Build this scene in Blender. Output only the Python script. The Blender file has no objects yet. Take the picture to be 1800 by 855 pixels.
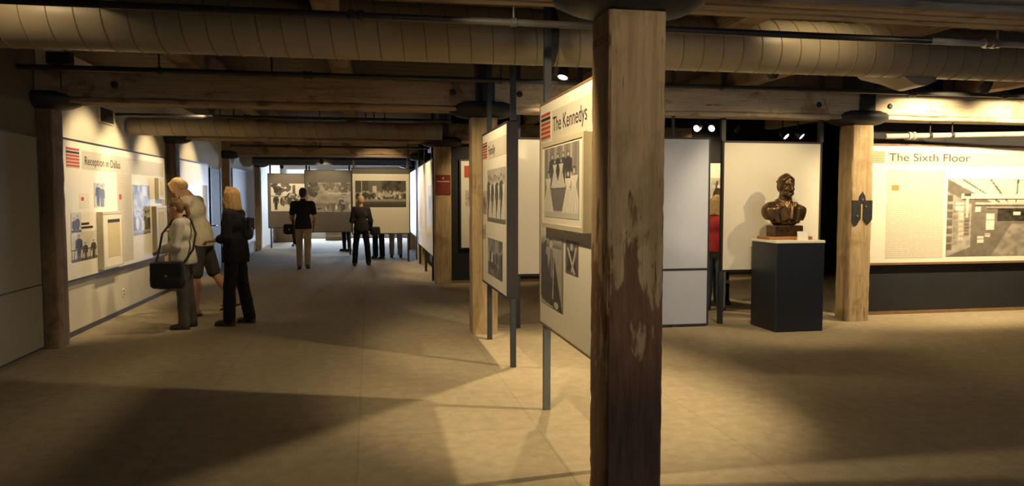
import bpy, bmesh, math, random
import numpy as np
from mathutils import Vector, Matrix

SC = bpy.context.scene
COL = SC.collection
PI = math.pi
random.seed(7)

# ---------------------------------------------------------------- camera
FPX = 1320.0
YAW = math.atan(250.0 / FPX)
PITCH = math.radians(3.43)
cam_d = bpy.data.cameras.new('camera')
cam_d.sensor_fit = 'HORIZONTAL'
cam_d.sensor_width = 36.0
cam_d.lens = 36.0 * FPX / 1800.0
cam_d.clip_start = 0.05
cam_d.clip_end = 200
cam = bpy.data.objects.new('camera', cam_d)
cam.location = (0, 0, 1.6)
cam.rotation_euler = (PI / 2 - PITCH, 0, -YAW)
COL.objects.link(cam)
SC.camera = cam

# ---------------------------------------------------------------- world, daylight, exposure
W = bpy.data.worlds.new('world')
SC.world = W
W.use_nodes = True
bg = W.node_tree.nodes['Background']
bg.inputs[0].default_value = (0.72, 0.84, 1.0, 1)
bg.inputs[1].default_value = 1.6

SC.view_settings.view_transform = 'Standard'
SC.view_settings.look = 'None'
SC.view_settings.exposure = 0.0
SC.view_settings.gamma = 1.0
SC.view_settings.use_curve_mapping = False

WARM = (1.0, 0.76, 0.42)
WARM2 = (1.0, 0.82, 0.55)
DAY = (0.66, 0.80, 1.0)

def daylight(name, loc, rot, sx, sy, power, col=DAY):
    d = bpy.data.lights.new(name, 'AREA')
    d.shape = 'RECTANGLE'
    d.size, d.size_y = sx, sy
    d.energy = power
    d.color = col
    o = bpy.data.objects.new(name, d)
    o.location = loc
    o.rotation_euler = rot
    COL.objects.link(o)
    return o
Y_FAR, Y_NEAR, X_L, X_R = 30.5, -3.0, -3.40, 11.0
FAR_WIN = [(-2.6, 1.15), (-0.75, 1.15), (0.6, 1.15)]      # centre x, width of the windows in the far wall
for wx, ww in FAR_WIN:                                    # sky light coming in at the far windows
    daylight('window_daylight', (wx, Y_FAR + 0.45, 1.45), (-PI / 2, 0, 0), 1.1, 2.2, 430)
daylight('window_daylight', (4.4, Y_NEAR - 0.35, 1.5), (PI / 2, 0, 0), 2.4, 1.9, 55)   # window behind the viewer

# ---------------------------------------------------------------- mesh helpers
class MB:
    """collects shapes, builds ONE mesh object"""
    def __init__(s):
        s.v = []; s.f = []; s.m = []
    def add(s, vs, fs, mi=0):
        n = len(s.v)
        s.v += [tuple(p) for p in vs]
        s.f += [tuple(i + n for i in f) for f in fs]
        s.m += [mi] * len(fs)
        return s
    def box(s, x0, x1, y0, y1, z0, z1, mi=0, M=None):
        vs = [(x0,y0,z0),(x1,y0,z0),(x1,y1,z0),(x0,y1,z0),(x0,y0,z1),(x1,y0,z1),(x1,y1,z1),(x0,y1,z1)]
        if M is not None: vs = [M @ Vector(p) for p in vs]
        return s.add(vs, [(0,3,2,1),(4,5,6,7),(0,1,5,4),(1,2,6,5),(2,3,7,6),(3,0,4,7)], mi)
    def tube(s, pts, r, n=12, mi=0, cap=True):
        pts = [Vector(p) for p in pts]
        rs = r if isinstance(r, (list, tuple)) else [r] * len(pts)
        rings = []
        ref = None
        for i, p in enumerate(pts):
            t = (pts[min(i + 1, len(pts) - 1)] - pts[max(i - 1, 0)]).normalized()
            if ref is None:
                ref = t.orthogonal().normalized()
            else:
                ref = (ref - t * ref.dot(t)).normalized()
            b = t.cross(ref)
            rings.append([p + (ref * math.cos(2*PI*k/n) + b * math.sin(2*PI*k/n)) * rs[i] for k in range(n)])
        vs = [q for ring in rings for q in ring]
        fs = []
        for i in range(len(pts) - 1):
            for k in range(n):
                a, b2 = i*n + k, i*n + (k+1) % n
                fs.append((a, b2, b2 + n, a + n))
        if cap:
            fs.append(tuple(range(n - 1, -1, -1)))
            fs.append(tuple((len(pts)-1)*n + k for k in range(n)))
        return s.add(vs, fs, mi)
    def lathe(s, prof, n=28, c=(0,0,0), sx=1.0, sy=1.0, mi=0):
        vs = []; fs = []
        for (r, z) in prof:
            for k in range(n):
                a = 2*PI*k/n
                vs.append((c[0] + r*math.cos(a)*sx, c[1] + r*math.sin(a)*sy, c[2] + z))
        for i in range(len(prof) - 1):
            for k in range(n):
                a, b = i*n + k, i*n + (k+1) % n
                fs.append((a, b, b + n, a + n))
        fs.append(tuple(range(n - 1, -1, -1)))
        fs.append(tuple((len(prof)-1)*n + k for k in range(n)))
        return s.add(vs, fs, mi)
    def prism(s, poly, y0, y1, mi=0):
        """polygon in x,z extruded along y"""
        n = len(poly)
        vs = [(x, y0, z) for x, z in poly] + [(x, y1, z) for x, z in poly]
        fs = [tuple(range(n)), tuple(range(2*n - 1, n - 1, -1))]
        for k in range(n):
            k2 = (k + 1) % n
            fs.append((k2, k, k + n, k2 + n))
        return s.add(vs, fs, mi)
    def build(s, name, mats, parent=None, smooth=False, bevel=0.0, seg=2):
        me = bpy.data.meshes.new(name)
        me.from_pydata(s.v, [], s.f)
        mats = mats if isinstance(mats, (list, tuple)) else [mats]
        for m in mats: me.materials.append(m)
        if len(mats) > 1:
            me.polygons.foreach_set('material_index', s.m)
        bm = bmesh.new(); bm.from_mesh(me)
        bmesh.ops.recalc_face_normals(bm, faces=bm.faces)
        if bevel > 0:
            es = [e for e in bm.edges if len(e.link_faces) == 2 and e.calc_face_angle(0) > 0.6]
            bmesh.ops.bevel(bm, geom=es, offset=bevel, segments=seg, profile=0.6, affect='EDGES', clamp_overlap=True)
        bm.to_mesh(me); bm.free()
        if smooth:
            me.polygons.foreach_set('use_smooth', [True] * len(me.polygons))
            if smooth != 'all':
                try: me.set_sharp_from_angle(angle=math.radians(40))
                except Exception: pass
        o = bpy.data.objects.new(name, me)
        COL.objects.link(o)
        o.parent = parent
        return o

def tag(o, label=None, cat=None, group=None, kind=None):
    if label: o['label'] = label
    if cat: o['category'] = cat
    if group: o['group'] = group
    if kind: o['kind'] = kind
    return o
def thing(name, label, cat, loc=(0,0,0), rz=0.0, group=None):
    o = bpy.data.objects.new(name, None)
    o.empty_display_size = 0.1
    o.location = loc; o.rotation_euler = (0, 0, rz)
    COL.objects.link(o)
    return tag(o, label, cat, group)
def copy_tree(o, parent=None):
    c = o.copy(); COL.objects.link(c); c.parent = parent
    for ch in list(o.children):
        copy_tree(ch, c)
    return c
def struct(name, mb, mat, parent=None, **k):
    return tag(mb.build(name, mat, parent, **k), kind='structure')

# ---------------------------------------------------------------- materials
class NT:
    def __init__(s, name):
        s.m = bpy.data.materials.new(name); s.m.use_nodes = True
        s.t = s.m.node_tree; s.t.nodes.clear()
        s.out = s.n('ShaderNodeOutputMaterial'); s.p = s.n('ShaderNodeBsdfPrincipled')
        s.l(s.p.outputs[0], s.out.inputs[0])
    def n(s, t, **kw):
        nd = s.t.nodes.new(t)
        for k, v in kw.items(): setattr(nd, k, v)
        return nd
    def l(s, a, b): s.t.links.new(a, b)
    def val(s, sock, v):
        if hasattr(v, 'node'): s.l(v, sock)
        else: sock.default_value = v
    def math(s, op, a, b=0.0, clamp=False):
        nd = s.n('ShaderNodeMath', operation=op); nd.use_clamp = clamp
        s.val(nd.inputs[0], a); s.val(nd.inputs[1], b)
        return nd.outputs[0]
    def mix(s, fac, a, b):
        nd = s.n('ShaderNodeMix'); nd.data_type = 'RGBA'
        s.val(nd.inputs[0], fac)
        for sock, v in ((nd.inputs[6], a), (nd.inputs[7], b)):
            if hasattr(v, 'node'): s.l(v, sock)
            else: sock.default_value = (*v, 1)
        return nd.outputs[2]
    def coords(s, scale=(1,1,1), rand=0.0):
        tc = s.n('ShaderNodeTexCoord'); mp = s.n('ShaderNodeMapping')
        mp.inputs['Scale'].default_value = scale
        src = tc.outputs['Object']
        if rand:
            oi = s.n('ShaderNodeObjectInfo')
            cb = s.n('ShaderNodeCombineXYZ')
            for i in range(3): s.l(s.math('MULTIPLY', oi.outputs['Random'], rand * (1 + i * 0.7)), cb.inputs[i])
            ad = s.n('ShaderNodeVectorMath', operation='ADD')
            s.l(src, ad.inputs[0]); s.l(cb.outputs[0], ad.inputs[1]); src = ad.outputs[0]
        s.l(src, mp.inputs[0])
        return mp.outputs[0]
    def noise(s, vec, scale, detail=4.0, rough=0.55, dist=0.0):
        nd = s.n('ShaderNodeTexNoise')
        s.l(vec, nd.inputs['Vector'])
        nd.inputs['Scale'].default_value = scale; nd.inputs['Detail'].default_value = detail
        nd.inputs['Roughness'].default_value = rough; nd.inputs['Distortion'].default_value = dist
        return nd.outputs[0]
    def ramp(s, fac, stops):
        nd = s.n('ShaderNodeValToRGB')
        cr = nd.color_ramp
        while len(cr.elements) < len(stops): cr.elements.new(0.5)
        for e, (p, c) in zip(cr.elements, stops):
            e.position = p
            e.color = (*c, 1) if isinstance(c, tuple) else (c, c, c, 1)
        s.l(fac, nd.inputs[0])
        return nd.outputs[0]
    def sstep(s, x, lo, hi):
        nd = s.n('ShaderNodeMapRange'); nd.interpolation_type = 'SMOOTHSTEP'
        s.val(nd.inputs[0], x); nd.inputs[1].default_value = lo; nd.inputs[2].default_value = hi
        return nd.outputs[0]
    def bump(s, h, strength=0.3, dist=0.01):
        nd = s.n('ShaderNodeBump')
        nd.inputs['Strength'].default_value = strength; nd.inputs['Distance'].default_value = dist
        s.l(h, nd.inputs['Height']); s.l(nd.outputs[0], s.p.inputs['Normal'])
    def base(s, c): s.val(s.p.inputs['Base Color'], c if hasattr(c, 'node') else (*c, 1))
    def set(s, rough=0.6, metal=0.0, spec=0.4):
        s.p.inputs['Roughness'].default_value = rough; s.p.inputs['Metallic'].default_value = metal
        s.p.inputs['Specular IOR Level'].default_value = spec
        return s.m

def plain(name, c, rough=0.6, metal=0.0, spec=0.4, var=0.12, scale=9.0, bump=0.0):
    t = NT(name)
    nz = t.noise(t.coords((1,1,1), 3.0), scale, 4)
    d = tuple(x * (1 - var) for x in c); b = tuple(min(1, x * (1 + var)) for x in c)
    t.base(t.ramp(nz, [(0.3, d), (0.7, b)]))
    if bump: t.bump(nz, bump, 0.01)
    return t.set(rough, metal, spec)

def wood(name, ca, cb, cdark, axis, stain=0.5, rough=0.75, paint=None, whitewash=0.0):
    """sawn old timber with the grain along an axis; paint=(colour, zmid, spread) for the worn brown coat of the near column"""
    t = NT(name)
    sc = [7.0, 7.0, 7.0]; sc[axis] = 0.45
    g = t.coords(tuple(sc), 5.0)
    iso = t.coords((1,1,1), 5.0)
    grain = t.noise(g, 3.0, 6, 0.65, 0.3)
    fine = t.noise(g, 14.0, 3, 0.6)
    blot = t.noise(iso, 2.4, 5, 0.62, 0.6)
    col = t.ramp(grain, [(0.30, ca), (0.55, cb), (0.75, tuple(x*1.12 for x in cb))])
    col = t.mix(t.math('MULTIPLY', t.sstep(fine, 0.52, 0.75), 0.45), col, cdark)
    col = t.mix(t.math('MULTIPLY', t.sstep(blot, 0.52, 0.66), stain), col, cdark)
    sc2 = [26.0, 26.0, 26.0]; sc2[axis] = 1.6
    crack = t.noise(t.coords(tuple(sc2), 5.0), 1.5, 3, 0.5, 0.6)
    cm = t.sstep(crack, 0.66, 0.74)
    col = t.mix(t.math('MULTIPLY', cm, 0.8), col, tuple(x*0.3 for x in cdark))
    if paint:
        pc, z0, zs = paint
        sep = t.n('ShaderNodeSeparateXYZ'); t.l(t.coords((1, 1, 1)), sep.inputs[0])
        st = t.coords((6.5, 6.5, 0.75), 0)
        pn = t.noise(st, 2.2, 8, 0.68, 0.5)
        z = sep.outputs[2]
        lev = t.math('DIVIDE', t.math('SUBTRACT', z, z0), zs)
        pb = t.noise(t.coords((3.0, 3.0, 1.6)), 1.6, 5, 0.6, 0.8)
        v = t.math('ADD', t.math('ADD', lev, t.math('MULTIPLY', t.math('SUBTRACT', pn, 0.5), 2.6)), t.math('MULTIPLY', t.math('SUBTRACT', pb, 0.5), 2.2))
        pm = t.math('SUBTRACT', 1.0, t.sstep(v, -0.10, 0.10))
        pcol = t.ramp(t.noise(st, 6.0, 4), [(0.3, tuple(x*0.6 for x in pc)), (0.7, tuple(x*1.25 for x in pc))])
        col = t.mix(t.math('MULTIPLY', pm, 0.93), col, pcol)
        h = t.math('ADD', t.math('MULTIPLY', fine, 0.6), t.math('MULTIPLY', pm, 0.5))
    else:
        h = t.math('ADD', t.math('MULTIPLY', fine, 0.5), t.math('MULTIPLY', grain, 0.5))
    t.base(col)
    t.bump(t.math('SUBTRACT', h, t.math('MULTIPLY', cm, 0.8)), 0.55, 0.012)
    return t.set(rough, 0, 0.25)

M = {}
M['col_wood'] = wood('column timber', (0.36,0.255,0.14), (0.50,0.375,0.215), (0.20,0.115,0.05), 2, 0.45)
M['col_near'] = wood('worn painted timber', (0.33,0.22,0.115), (0.46,0.325,0.175), (0.17,0.095,0.04), 2, 0.35, 0.7, ((0.17,0.078,0.040), 1.22, 1.15))
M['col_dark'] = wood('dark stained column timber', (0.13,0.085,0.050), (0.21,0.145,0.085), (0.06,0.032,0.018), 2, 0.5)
M['beam_wood'] = wood('beam timber', (0.25,0.17,0.10), (0.38,0.27,0.16), (0.11,0.06,0.03), 0, 0.75)
M['beam_pale'] = wood('whitewashed beam timber', (0.46,0.39,0.28), (0.58,0.50,0.37), (0.20,0.11,0.055), 0, 0.6)
M['joist_wood'] = wood('joist timber', (0.16,0.115,0.07), (0.25,0.18,0.11), (0.12,0.07,0.035), 1, 0.6)
M['iron'] = plain('dark cast iron', (0.022,0.022,0.024), 0.55, 0.0, 0.45, 0.3, 12, 0.15)
M['black_pipe'] = plain('black pipe', (0.028,0.027,0.027), 0.4, 0.0, 0.5, 0.2)
M['pipe_grey'] = plain('grey painted pipe', (0.42,0.39,0.33), 0.45, 0.0, 0.4, 0.2)
M['duct'] = plain('painted spiral duct', (0.33,0.27,0.18), 0.42, 0.0, 0.45, 0.10, 2.5)
M['duct_seam'] = plain('duct seam sealant', (0.15,0.115,0.07), 0.6)
M['panel_grey'] = plain('taupe panel laminate', (0.20,0.18,0.145), 0.6, 0, 0.3, 0.03, 1.5)
M['duct_dark'] = plain('dark duct', (0.10,0.095,0.09), 0.5, 0.0, 0.4, 0.2, 3)
M['wrap'] = plain('pale pipe wrap', (0.42,0.37,0.28), 0.9, 0, 0.2, 0.25, 14, 0.4)
M['black_wall'] = plain('near-black wall paint', (0.020,0.020,0.024), 0.7, 0, 0.3, 0.15, 3)
M['white_wall'] = plain('off-white wall paint', (0.62,0.57,0.46), 0.75, 0, 0.25, 0.05, 2)
M['dim_wall'] = plain('taupe wall with painted dimness', (0.13,0.115,0.09), 0.8, 0, 0.2, 0.1, 2)  # darkened colour stands in for the dim light on this wall
M['far_wall'] = plain('grey far wall paint', (0.34,0.33,0.32), 0.8, 0, 0.25, 0.1, 2)
M['base_dark'] = plain('dark baseboard', (0.06,0.055,0.05), 0.6)
M['panel'] = plain('cream panel laminate', (0.80,0.76,0.66), 0.45, 0, 0.35, 0.02, 1.5)
M['panel_cool'] = plain('panel laminate with cool daylight tint', (0.60,0.66,0.84), 0.5, 0, 0.3, 0.02, 1.5)  # cool daylight is put into this laminate's colour
M['panel_dark'] = plain('brown-grey panel laminate', (0.13,0.11,0.095), 0.5, 0, 0.3, 0.06, 2)
M['frame_dark'] = plain('dark panel frame', (0.030,0.024,0.022), 0.5, 0, 0.4, 0.1)
M['frame_brown'] = plain('brown panel frame', (0.22,0.13,0.065), 0.45, 0, 0.4, 0.15)
M['post'] = plain('dark steel post', (0.035,0.037,0.040), 0.45, 0.0, 0.5, 0.1)
M['post_grey'] = plain('grey-green steel post', (0.13,0.145,0.13), 0.45, 0.0, 0.5, 0.1)
M['band'] = plain('beige header band', (0.58,0.54,0.45), 0.5, 0, 0.3, 0.02)
M['ink'] = plain('dark brown print ink', (0.045,0.032,0.026), 0.6, 0, 0.2, 0.1)
M['ink_soft'] = plain('brown title ink', (0.085,0.055,0.030), 0.6, 0, 0.2, 0.1)
M['red'] = plain('red print ink', (0.50,0.075,0.035), 0.55, 0, 0.3, 0.06)
M['orange'] = plain('orange print ink', (0.62,0.24,0.08), 0.55, 0, 0.3, 0.05)
M['black_ink'] = plain('black print ink', (0.022,0.018,0.018), 0.55, 0, 0.3, 0.1)
M['mount'] = plain('ivory mount board', (0.74,0.70,0.60), 0.7, 0, 0.2, 0.02)
M['frame_cream'] = plain('cream lacquer frame', (0.55,0.49,0.34), 0.45, 0, 0.35, 0.05)
M['sign_red'] = plain('dark red sign', (0.22,0.030,0.020), 0.5, 0, 0.3, 0.08)
M['sign_text'] = plain('pale sign lettering', (0.62,0.50,0.42), 0.6, 0, 0.2, 0.05)
M['white'] = plain('white enamel', (0.78,0.76,0.70), 0.4, 0, 0.4, 0.03)
M['ped'] = plain('blue-black pedestal laminate', (0.015,0.020,0.031), 0.38, 0, 0.5, 0.06, 3)
M['wood_base'] = wood('polished base wood', (0.30,0.135,0.05), (0.42,0.20,0.08), (0.14,0.055,0.02), 0, 0.2, 0.35)
M['card'] = plain('white caption card', (0.85,0.82,0.74), 0.6, 0, 0.3, 0.02)
M['carton'] = plain('brown cardboard', (0.36,0.24,0.13), 0.8, 0, 0.2, 0.1)
M['chrome'] = plain('bright steel clamp', (0.60,0.57,0.50), 0.3, 0.8, 0.5, 0.08)
M['vent'] = plain('dark vent grille', (0.05,0.05,0.05), 0.6)
M['ink_stamp'] = plain('faded stencil ink', (0.10,0.065,0.04), 0.8, 0, 0.2, 0.2)

def text_lines(name, paper, ink, pitch, frac=0.35, word=38.0):
    """rows of print too small to read"""
    t = NT(name)
    tc = t.n('ShaderNodeTexCoord'); sp = t.n('ShaderNodeSeparateXYZ'); t.l(tc.outputs['Object'], sp.inputs[0])
    row = t.math('DIVIDE', sp.outputs[2], pitch)
    fr = t.math('FRACT', row)
    line = t.math('LESS_THAN', fr, frac)
    cb = t.n('ShaderNodeCombineXYZ')
    t.l(t.math('MULTIPLY', sp.outputs[0], word), cb.inputs[0]); t.l(t.math('MULTIPLY', t.math('FLOOR', row), 7.3), cb.inputs[2])
    w = t.noise(cb.outputs[0], 1.0, 1)
    t.base(t.mix(t.math('MULTIPLY', t.math('MULTIPLY', line, t.sstep(w, 0.38, 0.5)), 0.30), paper, ink))
    return t.set(0.6, 0, 0.25)
M['text_cream'] = text_lines('caption text on beige', (0.62,0.58,0.49), (0.25,0.20,0.14), 0.028)
M['text_white'] = text_lines('caption text on cream', (0.79,0.75,0.65), (0.25,0.20,0.14), 0.026)
M['document'] = text_lines('typed yellowed document', (0.62,0.52,0.30), (0.20,0.14,0.07), 0.022)
M['sign_small'] = text_lines('small sign text', (0.22,0.030,0.020), (0.45,0.25,0.20), 0.034)

def carpet():
    t = NT('beige carpet')
    iso = t.coords((1,1,1))
    pile = t.noise(iso, 140.0, 2, 0.6)
    mott = t.noise(iso, 9.0, 5, 0.65)
    big = t.noise(iso, 0.8, 3, 0.5)
    c = t.ramp(mott, [(0.3, (0.360,0.300,0.205)), (0.7, (0.460,0.388,0.272))])
    c = t.mix(t.math('MULTIPLY', t.sstep(big, 0.5, 0.75), 0.18), c, (0.30,0.25,0.18))
    c = t.mix(t.math('MULTIPLY', t.sstep(pile, 0.45, 0.7), 0.22), c, (0.25,0.21,0.15))
    sep = t.n('ShaderNodeSeparateXYZ'); t.l(iso, sep.inputs[0])
    sx = t.math('ABSOLUTE', t.math('SUBTRACT', t.math('FRACT', t.math('DIVIDE', t.math('ADD', sep.outputs[0], 0.70), 1.22)), 0.5))
    sy = t.math('ABSOLUTE', t.math('SUBTRACT', t.math('FRACT', t.math('DIVIDE', t.math('ADD', sep.outputs[1], 0.45), 3.66)), 0.5))
    seam = t.math('MAXIMUM', t.math('LESS_THAN', sx, 0.0045), t.math('LESS_THAN', sy, 0.0016))
    c = t.mix(t.math('MULTIPLY', seam, 0.25), c, (0.16,0.13,0.09))
    t.base(c)
    t.bump(t.math('ADD', pile, t.math('MULTIPLY', mott, 0.6)), 0.35, 0.006)
    return t.set(0.95, 0, 0.12)
M['carpet'] = carpet()

def ceiling_boards():
    t = NT('dark ceiling boards')
    tc = t.n('ShaderNodeTexCoord'); sp = t.n('ShaderNodeSeparateXYZ'); t.l(tc.outputs['Object'], sp.inputs[0])
    g = t.noise(t.coords((0.6, 8, 1)), 3.0, 5)
    c = t.ramp(g, [(0.3, (0.07,0.055,0.042)), (0.7, (0.14,0.11,0.08))])
    t.base(c)
    return t.set(0.85, 0, 0.2)
M['ceiling'] = ceiling_boards()

def emit(name, c, s):
    t = NT(name)
    t.p.inputs['Emission Color'].default_value = (*c, 1); t.p.inputs['Emission Strength'].default_value = s
    t.base(c)
    return t.set(0.4)
M['lens'] = emit('lit lamp lens', (1.0, 0.93, 0.78), 9.0)

def glass():
    t = NT('window glass')
    tr = t.n('ShaderNodeBsdfTransparent'); gl = t.n('ShaderNodeBsdfGlossy'); mx = t.n('ShaderNodeMixShader')
    gl.inputs['Roughness'].default_value = 0.05; mx.inputs[0].default_value = 0.06
    tr.inputs[0].default_value = (0.95, 0.97, 1, 1)
    t.l(tr.outputs[0], mx.inputs[1]); t.l(gl.outputs[0], mx.inputs[2]); t.l(mx.outputs[0], t.out.inputs[0])
    t.t.nodes.remove(t.p)
    return t.m
M['glass'] = glass()

def bronze():
    t = NT('dark bronze')
    iso = t.coords((1,1,1))
    n1 = t.noise(iso, 22.0, 5, 0.6); n2 = t.noise(iso, 60.0, 4, 0.6)
    t.base(t.ramp(n1, [(0.3, (0.065,0.036,0.017)), (0.7, (0.17,0.10,0.05))]))
    t.bump(t.math('ADD', n1, t.math('MULTIPLY', n2, 0.4)), 0.30, 0.010)
    m = t.set(0.33, 0.75, 0.5)
    return m
M['bronze'] = bronze()

def print_mat():
    t = NT('black and white photo print')
    a = t.n('ShaderNodeAttribute'); a.attribute_name = 'tone'
    t.base(t.ramp(a.outputs['Fac'], [(0.0, (0.012,0.010,0.009)), (0.5, (0.21,0.185,0.15)), (1.0, (0.78,0.74,0.64))]))
    return t.set(0.35, 0, 0.4)
M['print'] = print_mat()

# ---------------------------------------------------------------- the room
b = MB().box(X_L - 0.15, X_R + 0.15, Y_NEAR - 0.15, Y_FAR + 0.15, -0.1, 0.0)
struct('floor', b, M['carpet'])
b = MB().box(X_L - 0.15, X_R + 0.15, Y_NEAR - 0.15, Y_FAR + 0.15, 3.30, 3.42)
ceil = struct('ceiling', b, M['ceiling'])
# boards of the ceiling, running across the joists
bw = 0.30
brd = MB().box(X_L, X_R, 0.004, bw - 0.004, 3.268, 3.30)
b0 = brd.build('board', M['ceiling'], ceil)
for k in range(1, 78):
    y = 3.2 + k * bw
    if y > 26: break
    c = b0.copy(); COL.objects.link(c); c.parent = ceil; c.location = (0, y, 0)
b0.location = (0, 3.2, 0)
# left wall
struct('wall_left', MB().box(X_L - 0.15, X_L, 8.7, Y_FAR, 0, 3.3), M['white_wall'])
struct('wall_aisle', MB().box(X_L - 0.15, X_L, Y_NEAR, 8.7, 0, 3.3), M['dim_wall'])  # near stretch of the left wall, its shade painted in
struct('wall_side', MB().box(X_R, X_R + 0.15, Y_NEAR, Y_FAR, 0, 3.3), M['black_wall'])
# far wall with window openings
fw = MB()
xs = X_L
Z0, Z1 = 0.28, 2.72
for wx, ww in FAR_WIN:
    fw.box(xs, wx - ww/2, Y_FAR, Y_FAR + 0.3, 0, 3.3)
    fw.box(wx - ww/2, wx + ww/2, Y_FAR, Y_FAR + 0.3, 0, Z0)
    fw.box(wx - ww/2, wx + ww/2, Y_FAR, Y_FAR + 0.3, Z1, 3.3)
    xs = wx + ww/2
fw.box(xs, X_R, Y_FAR, Y_FAR + 0.3, 0, 3.3)
struct('wall_far', fw, M['far_wall'])
def window(n, wx, ww, y, z0, z1):
    f = MB()
    for x in (wx - ww/2, wx + ww/2 - 0.05): f.box(x, x + 0.05, y, y + 0.06, z0, z1)
    for z in (z0, (z0 + z1)/2 - 0.03, z1 - 0.05): f.box(wx - ww/2 + 0.05, wx + ww/2 - 0.05, y, y + 0.06, z, z + 0.05)
    w = struct('window_%d' % n, f, M['white'])
    for za, zb in ((z0 + 0.05, (z0 + z1)/2 - 0.03), ((z0 + z1)/2 + 0.02, z1 - 0.05)):
        MB().box(wx - ww/2 + 0.05, wx + ww/2 - 0.05, y + 0.025, y + 0.031, za, zb).build('pane', M['glass'], w)
    return w
for i, (wx, ww) in enumerate(FAR_WIN): window(i + 1, wx, ww, Y_FAR + 0.1, Z0, Z1)
# wall behind the viewer, one wide window
nw = MB()
nw.box(X_L, 3.1, Y_NEAR - 0.3, Y_NEAR, 0, 3.3).box(5.7, X_R, Y_NEAR - 0.3, Y_NEAR, 0, 3.3)
nw.box(3.1, 5.7, Y_NEAR - 0.3, Y_NEAR, 0, 0.5).box(3.1, 5.7, Y_NEAR - 0.3, Y_NEAR, 2.5, 3.3)
struct('wall_near', nw, M['far_wall'])
window(4, 4.4, 2.6, Y_NEAR - 0.2, 0.5, 2.5)
# black partition behind the titled panel on the right, and the black one deeper in
struct('wall_right', MB().box(6.40, X_R, 9.13, 9.30, 0, 3.3), M['black_wall'])
struct('wall_back', MB().box(1.50, X_R, 14.02, 14.2, 0, 3.3), M['black_wall'])
struct('baseboard_right', MB().box(6.40, X_R, 9.112, 9.13, 0, 0.045), M['frame_brown'])
struct('baseboard_back', MB().box(1.50, X_R, 14.0, 14.02, 0, 0.05), M['frame_brown'])
struct('baseboard_left', MB().box(X_L, X_L + 0.02, 8.95, 24, 0, 0.055), M['base_dark'])
# dark doorway in the left wall
d = struct('door_1', MB().box(X_L, X_L + 0.035, 17.15, 18.25, 0, 2.25), M['base_dark'])
MB().box(X_L + 0.035, X_L + 0.05, 17.10, 17.17, 0, 2.3).box(X_L + 0.035, X_L + 0.05, 18.22, 18.28, 0, 2.3).build('door_frame', M['frame_dark'], d)
MB().tube([(X_L + 0.04, 17.30, 1.0), (X_L + 0.10, 17.30, 1.0), (X_L + 0.10, 17.42, 1.0)], 0.012, 8).build('handle', M['chrome'], d)
# wall grille and socket plate
t = thing('wall_vent', 'dark louvred vent high on the left wall near the beam', 'vent', (X_L, 10.75, 2.66))
MB().box(0, 0.02, -0.25, 0.25, -0.07, 0.11).build('grille_plate', M['vent'], t)
for k in range(5): MB().box(0.02, 0.03, -0.22, 0.22, -0.05 + k*0.03, -0.035 + k*0.03).build('louvre', M['vent'], t)
MB().box(0, 0.03, -0.27, -0.25, -0.09, 0.13).box(0, 0.03, 0.25, 0.27, -0.09, 0.13).box(0, 0.03, -0.25, 0.25, 0.11, 0.13).box(0, 0.03, -0.25, 0.25, -0.09, -0.07).build('frame', M['white_wall'], t)
t = thing('wall_socket', 'small cream wall socket below the left wall panel', 'socket', (X_L, 11.26, 0.28))
MB().box(0, 0.012, -0.035, 0.035, -0.055, 0.055).build('plate', M['white'], t, bevel=0.004)
for z in (-0.026, 0.022): MB().lathe([(0.014, 0), (0.014, 0.004)], 12).build('outlet', M['base_dark'], t).matrix_local = Matrix.Translation((0.012, 0, z)) @ Matrix.Rotation(PI/2, 4, 'Y')

# ---------------------------------------------------------------- timber frame
def timber_mesh(name, w, d, L, mat, rings, rough, seed, axis='z', chamfer=0.012):
    """rough sawn timber, origin in the middle of its lower end; sides subdivided and chipped"""
    rnd = np.random.RandomState(seed)
    per = []
    ns = 5
    cs = [(-w/2, -d/2), (w/2, -d/2), (w/2, d/2), (-w/2, d/2)]
    for i in range(4):
        a = np.array(cs[i]); c = np.array(cs[(i+1) % 4]); u = (c - a) / np.linalg.norm(c - a); l = np.linalg.norm(c - a)
        for s_ in np.linspace(chamfer, l - chamfer, ns): per.append((a + u * s_, 1 if s_ in (chamfer,) or abs(s_ - (l - chamfer)) < 1e-6 else 0))
    n = len(per)
    zs = np.linspace(0, L, rings)
    drift = np.cumsum(rnd.randn(rings, 4) * 0.25, axis=0)
    vs = []
    for j, z in enumerate(zs):
        for i, (p, corner) in enumerate(per):
            q = p.copy()
            amp = rough * (1.0 if corner else 0.35)
            q = q * (1 - abs(rnd.randn()) * amp / max(w, d))
            if corner and rnd.rand() < 0.10: q = q * (1 - rough * 3 / max(w, d))
            zz = z + (0 if j in (0, rings - 1) else rnd.randn() * 0.1 * L / rings)
            if axis == 'z': vs.append((q[0], q[1], zz))
            elif axis == 'x': vs.append((zz, q[0], q[1]))
            else: vs.append((q[0], zz, q[1]))
    fs = []
    for j in range(rings - 1):
        for i in range(n):
            a, c = j*n + i, j*n + (i+1) % n
            fs.append((a, c, c + n, a + n))
    mb = MB().add(vs, fs + [tuple(range(n-1, -1, -1)), tuple((rings-1)*n + k for k in range(n))])
    return mb.build(name, mat, None, smooth=True)

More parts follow.
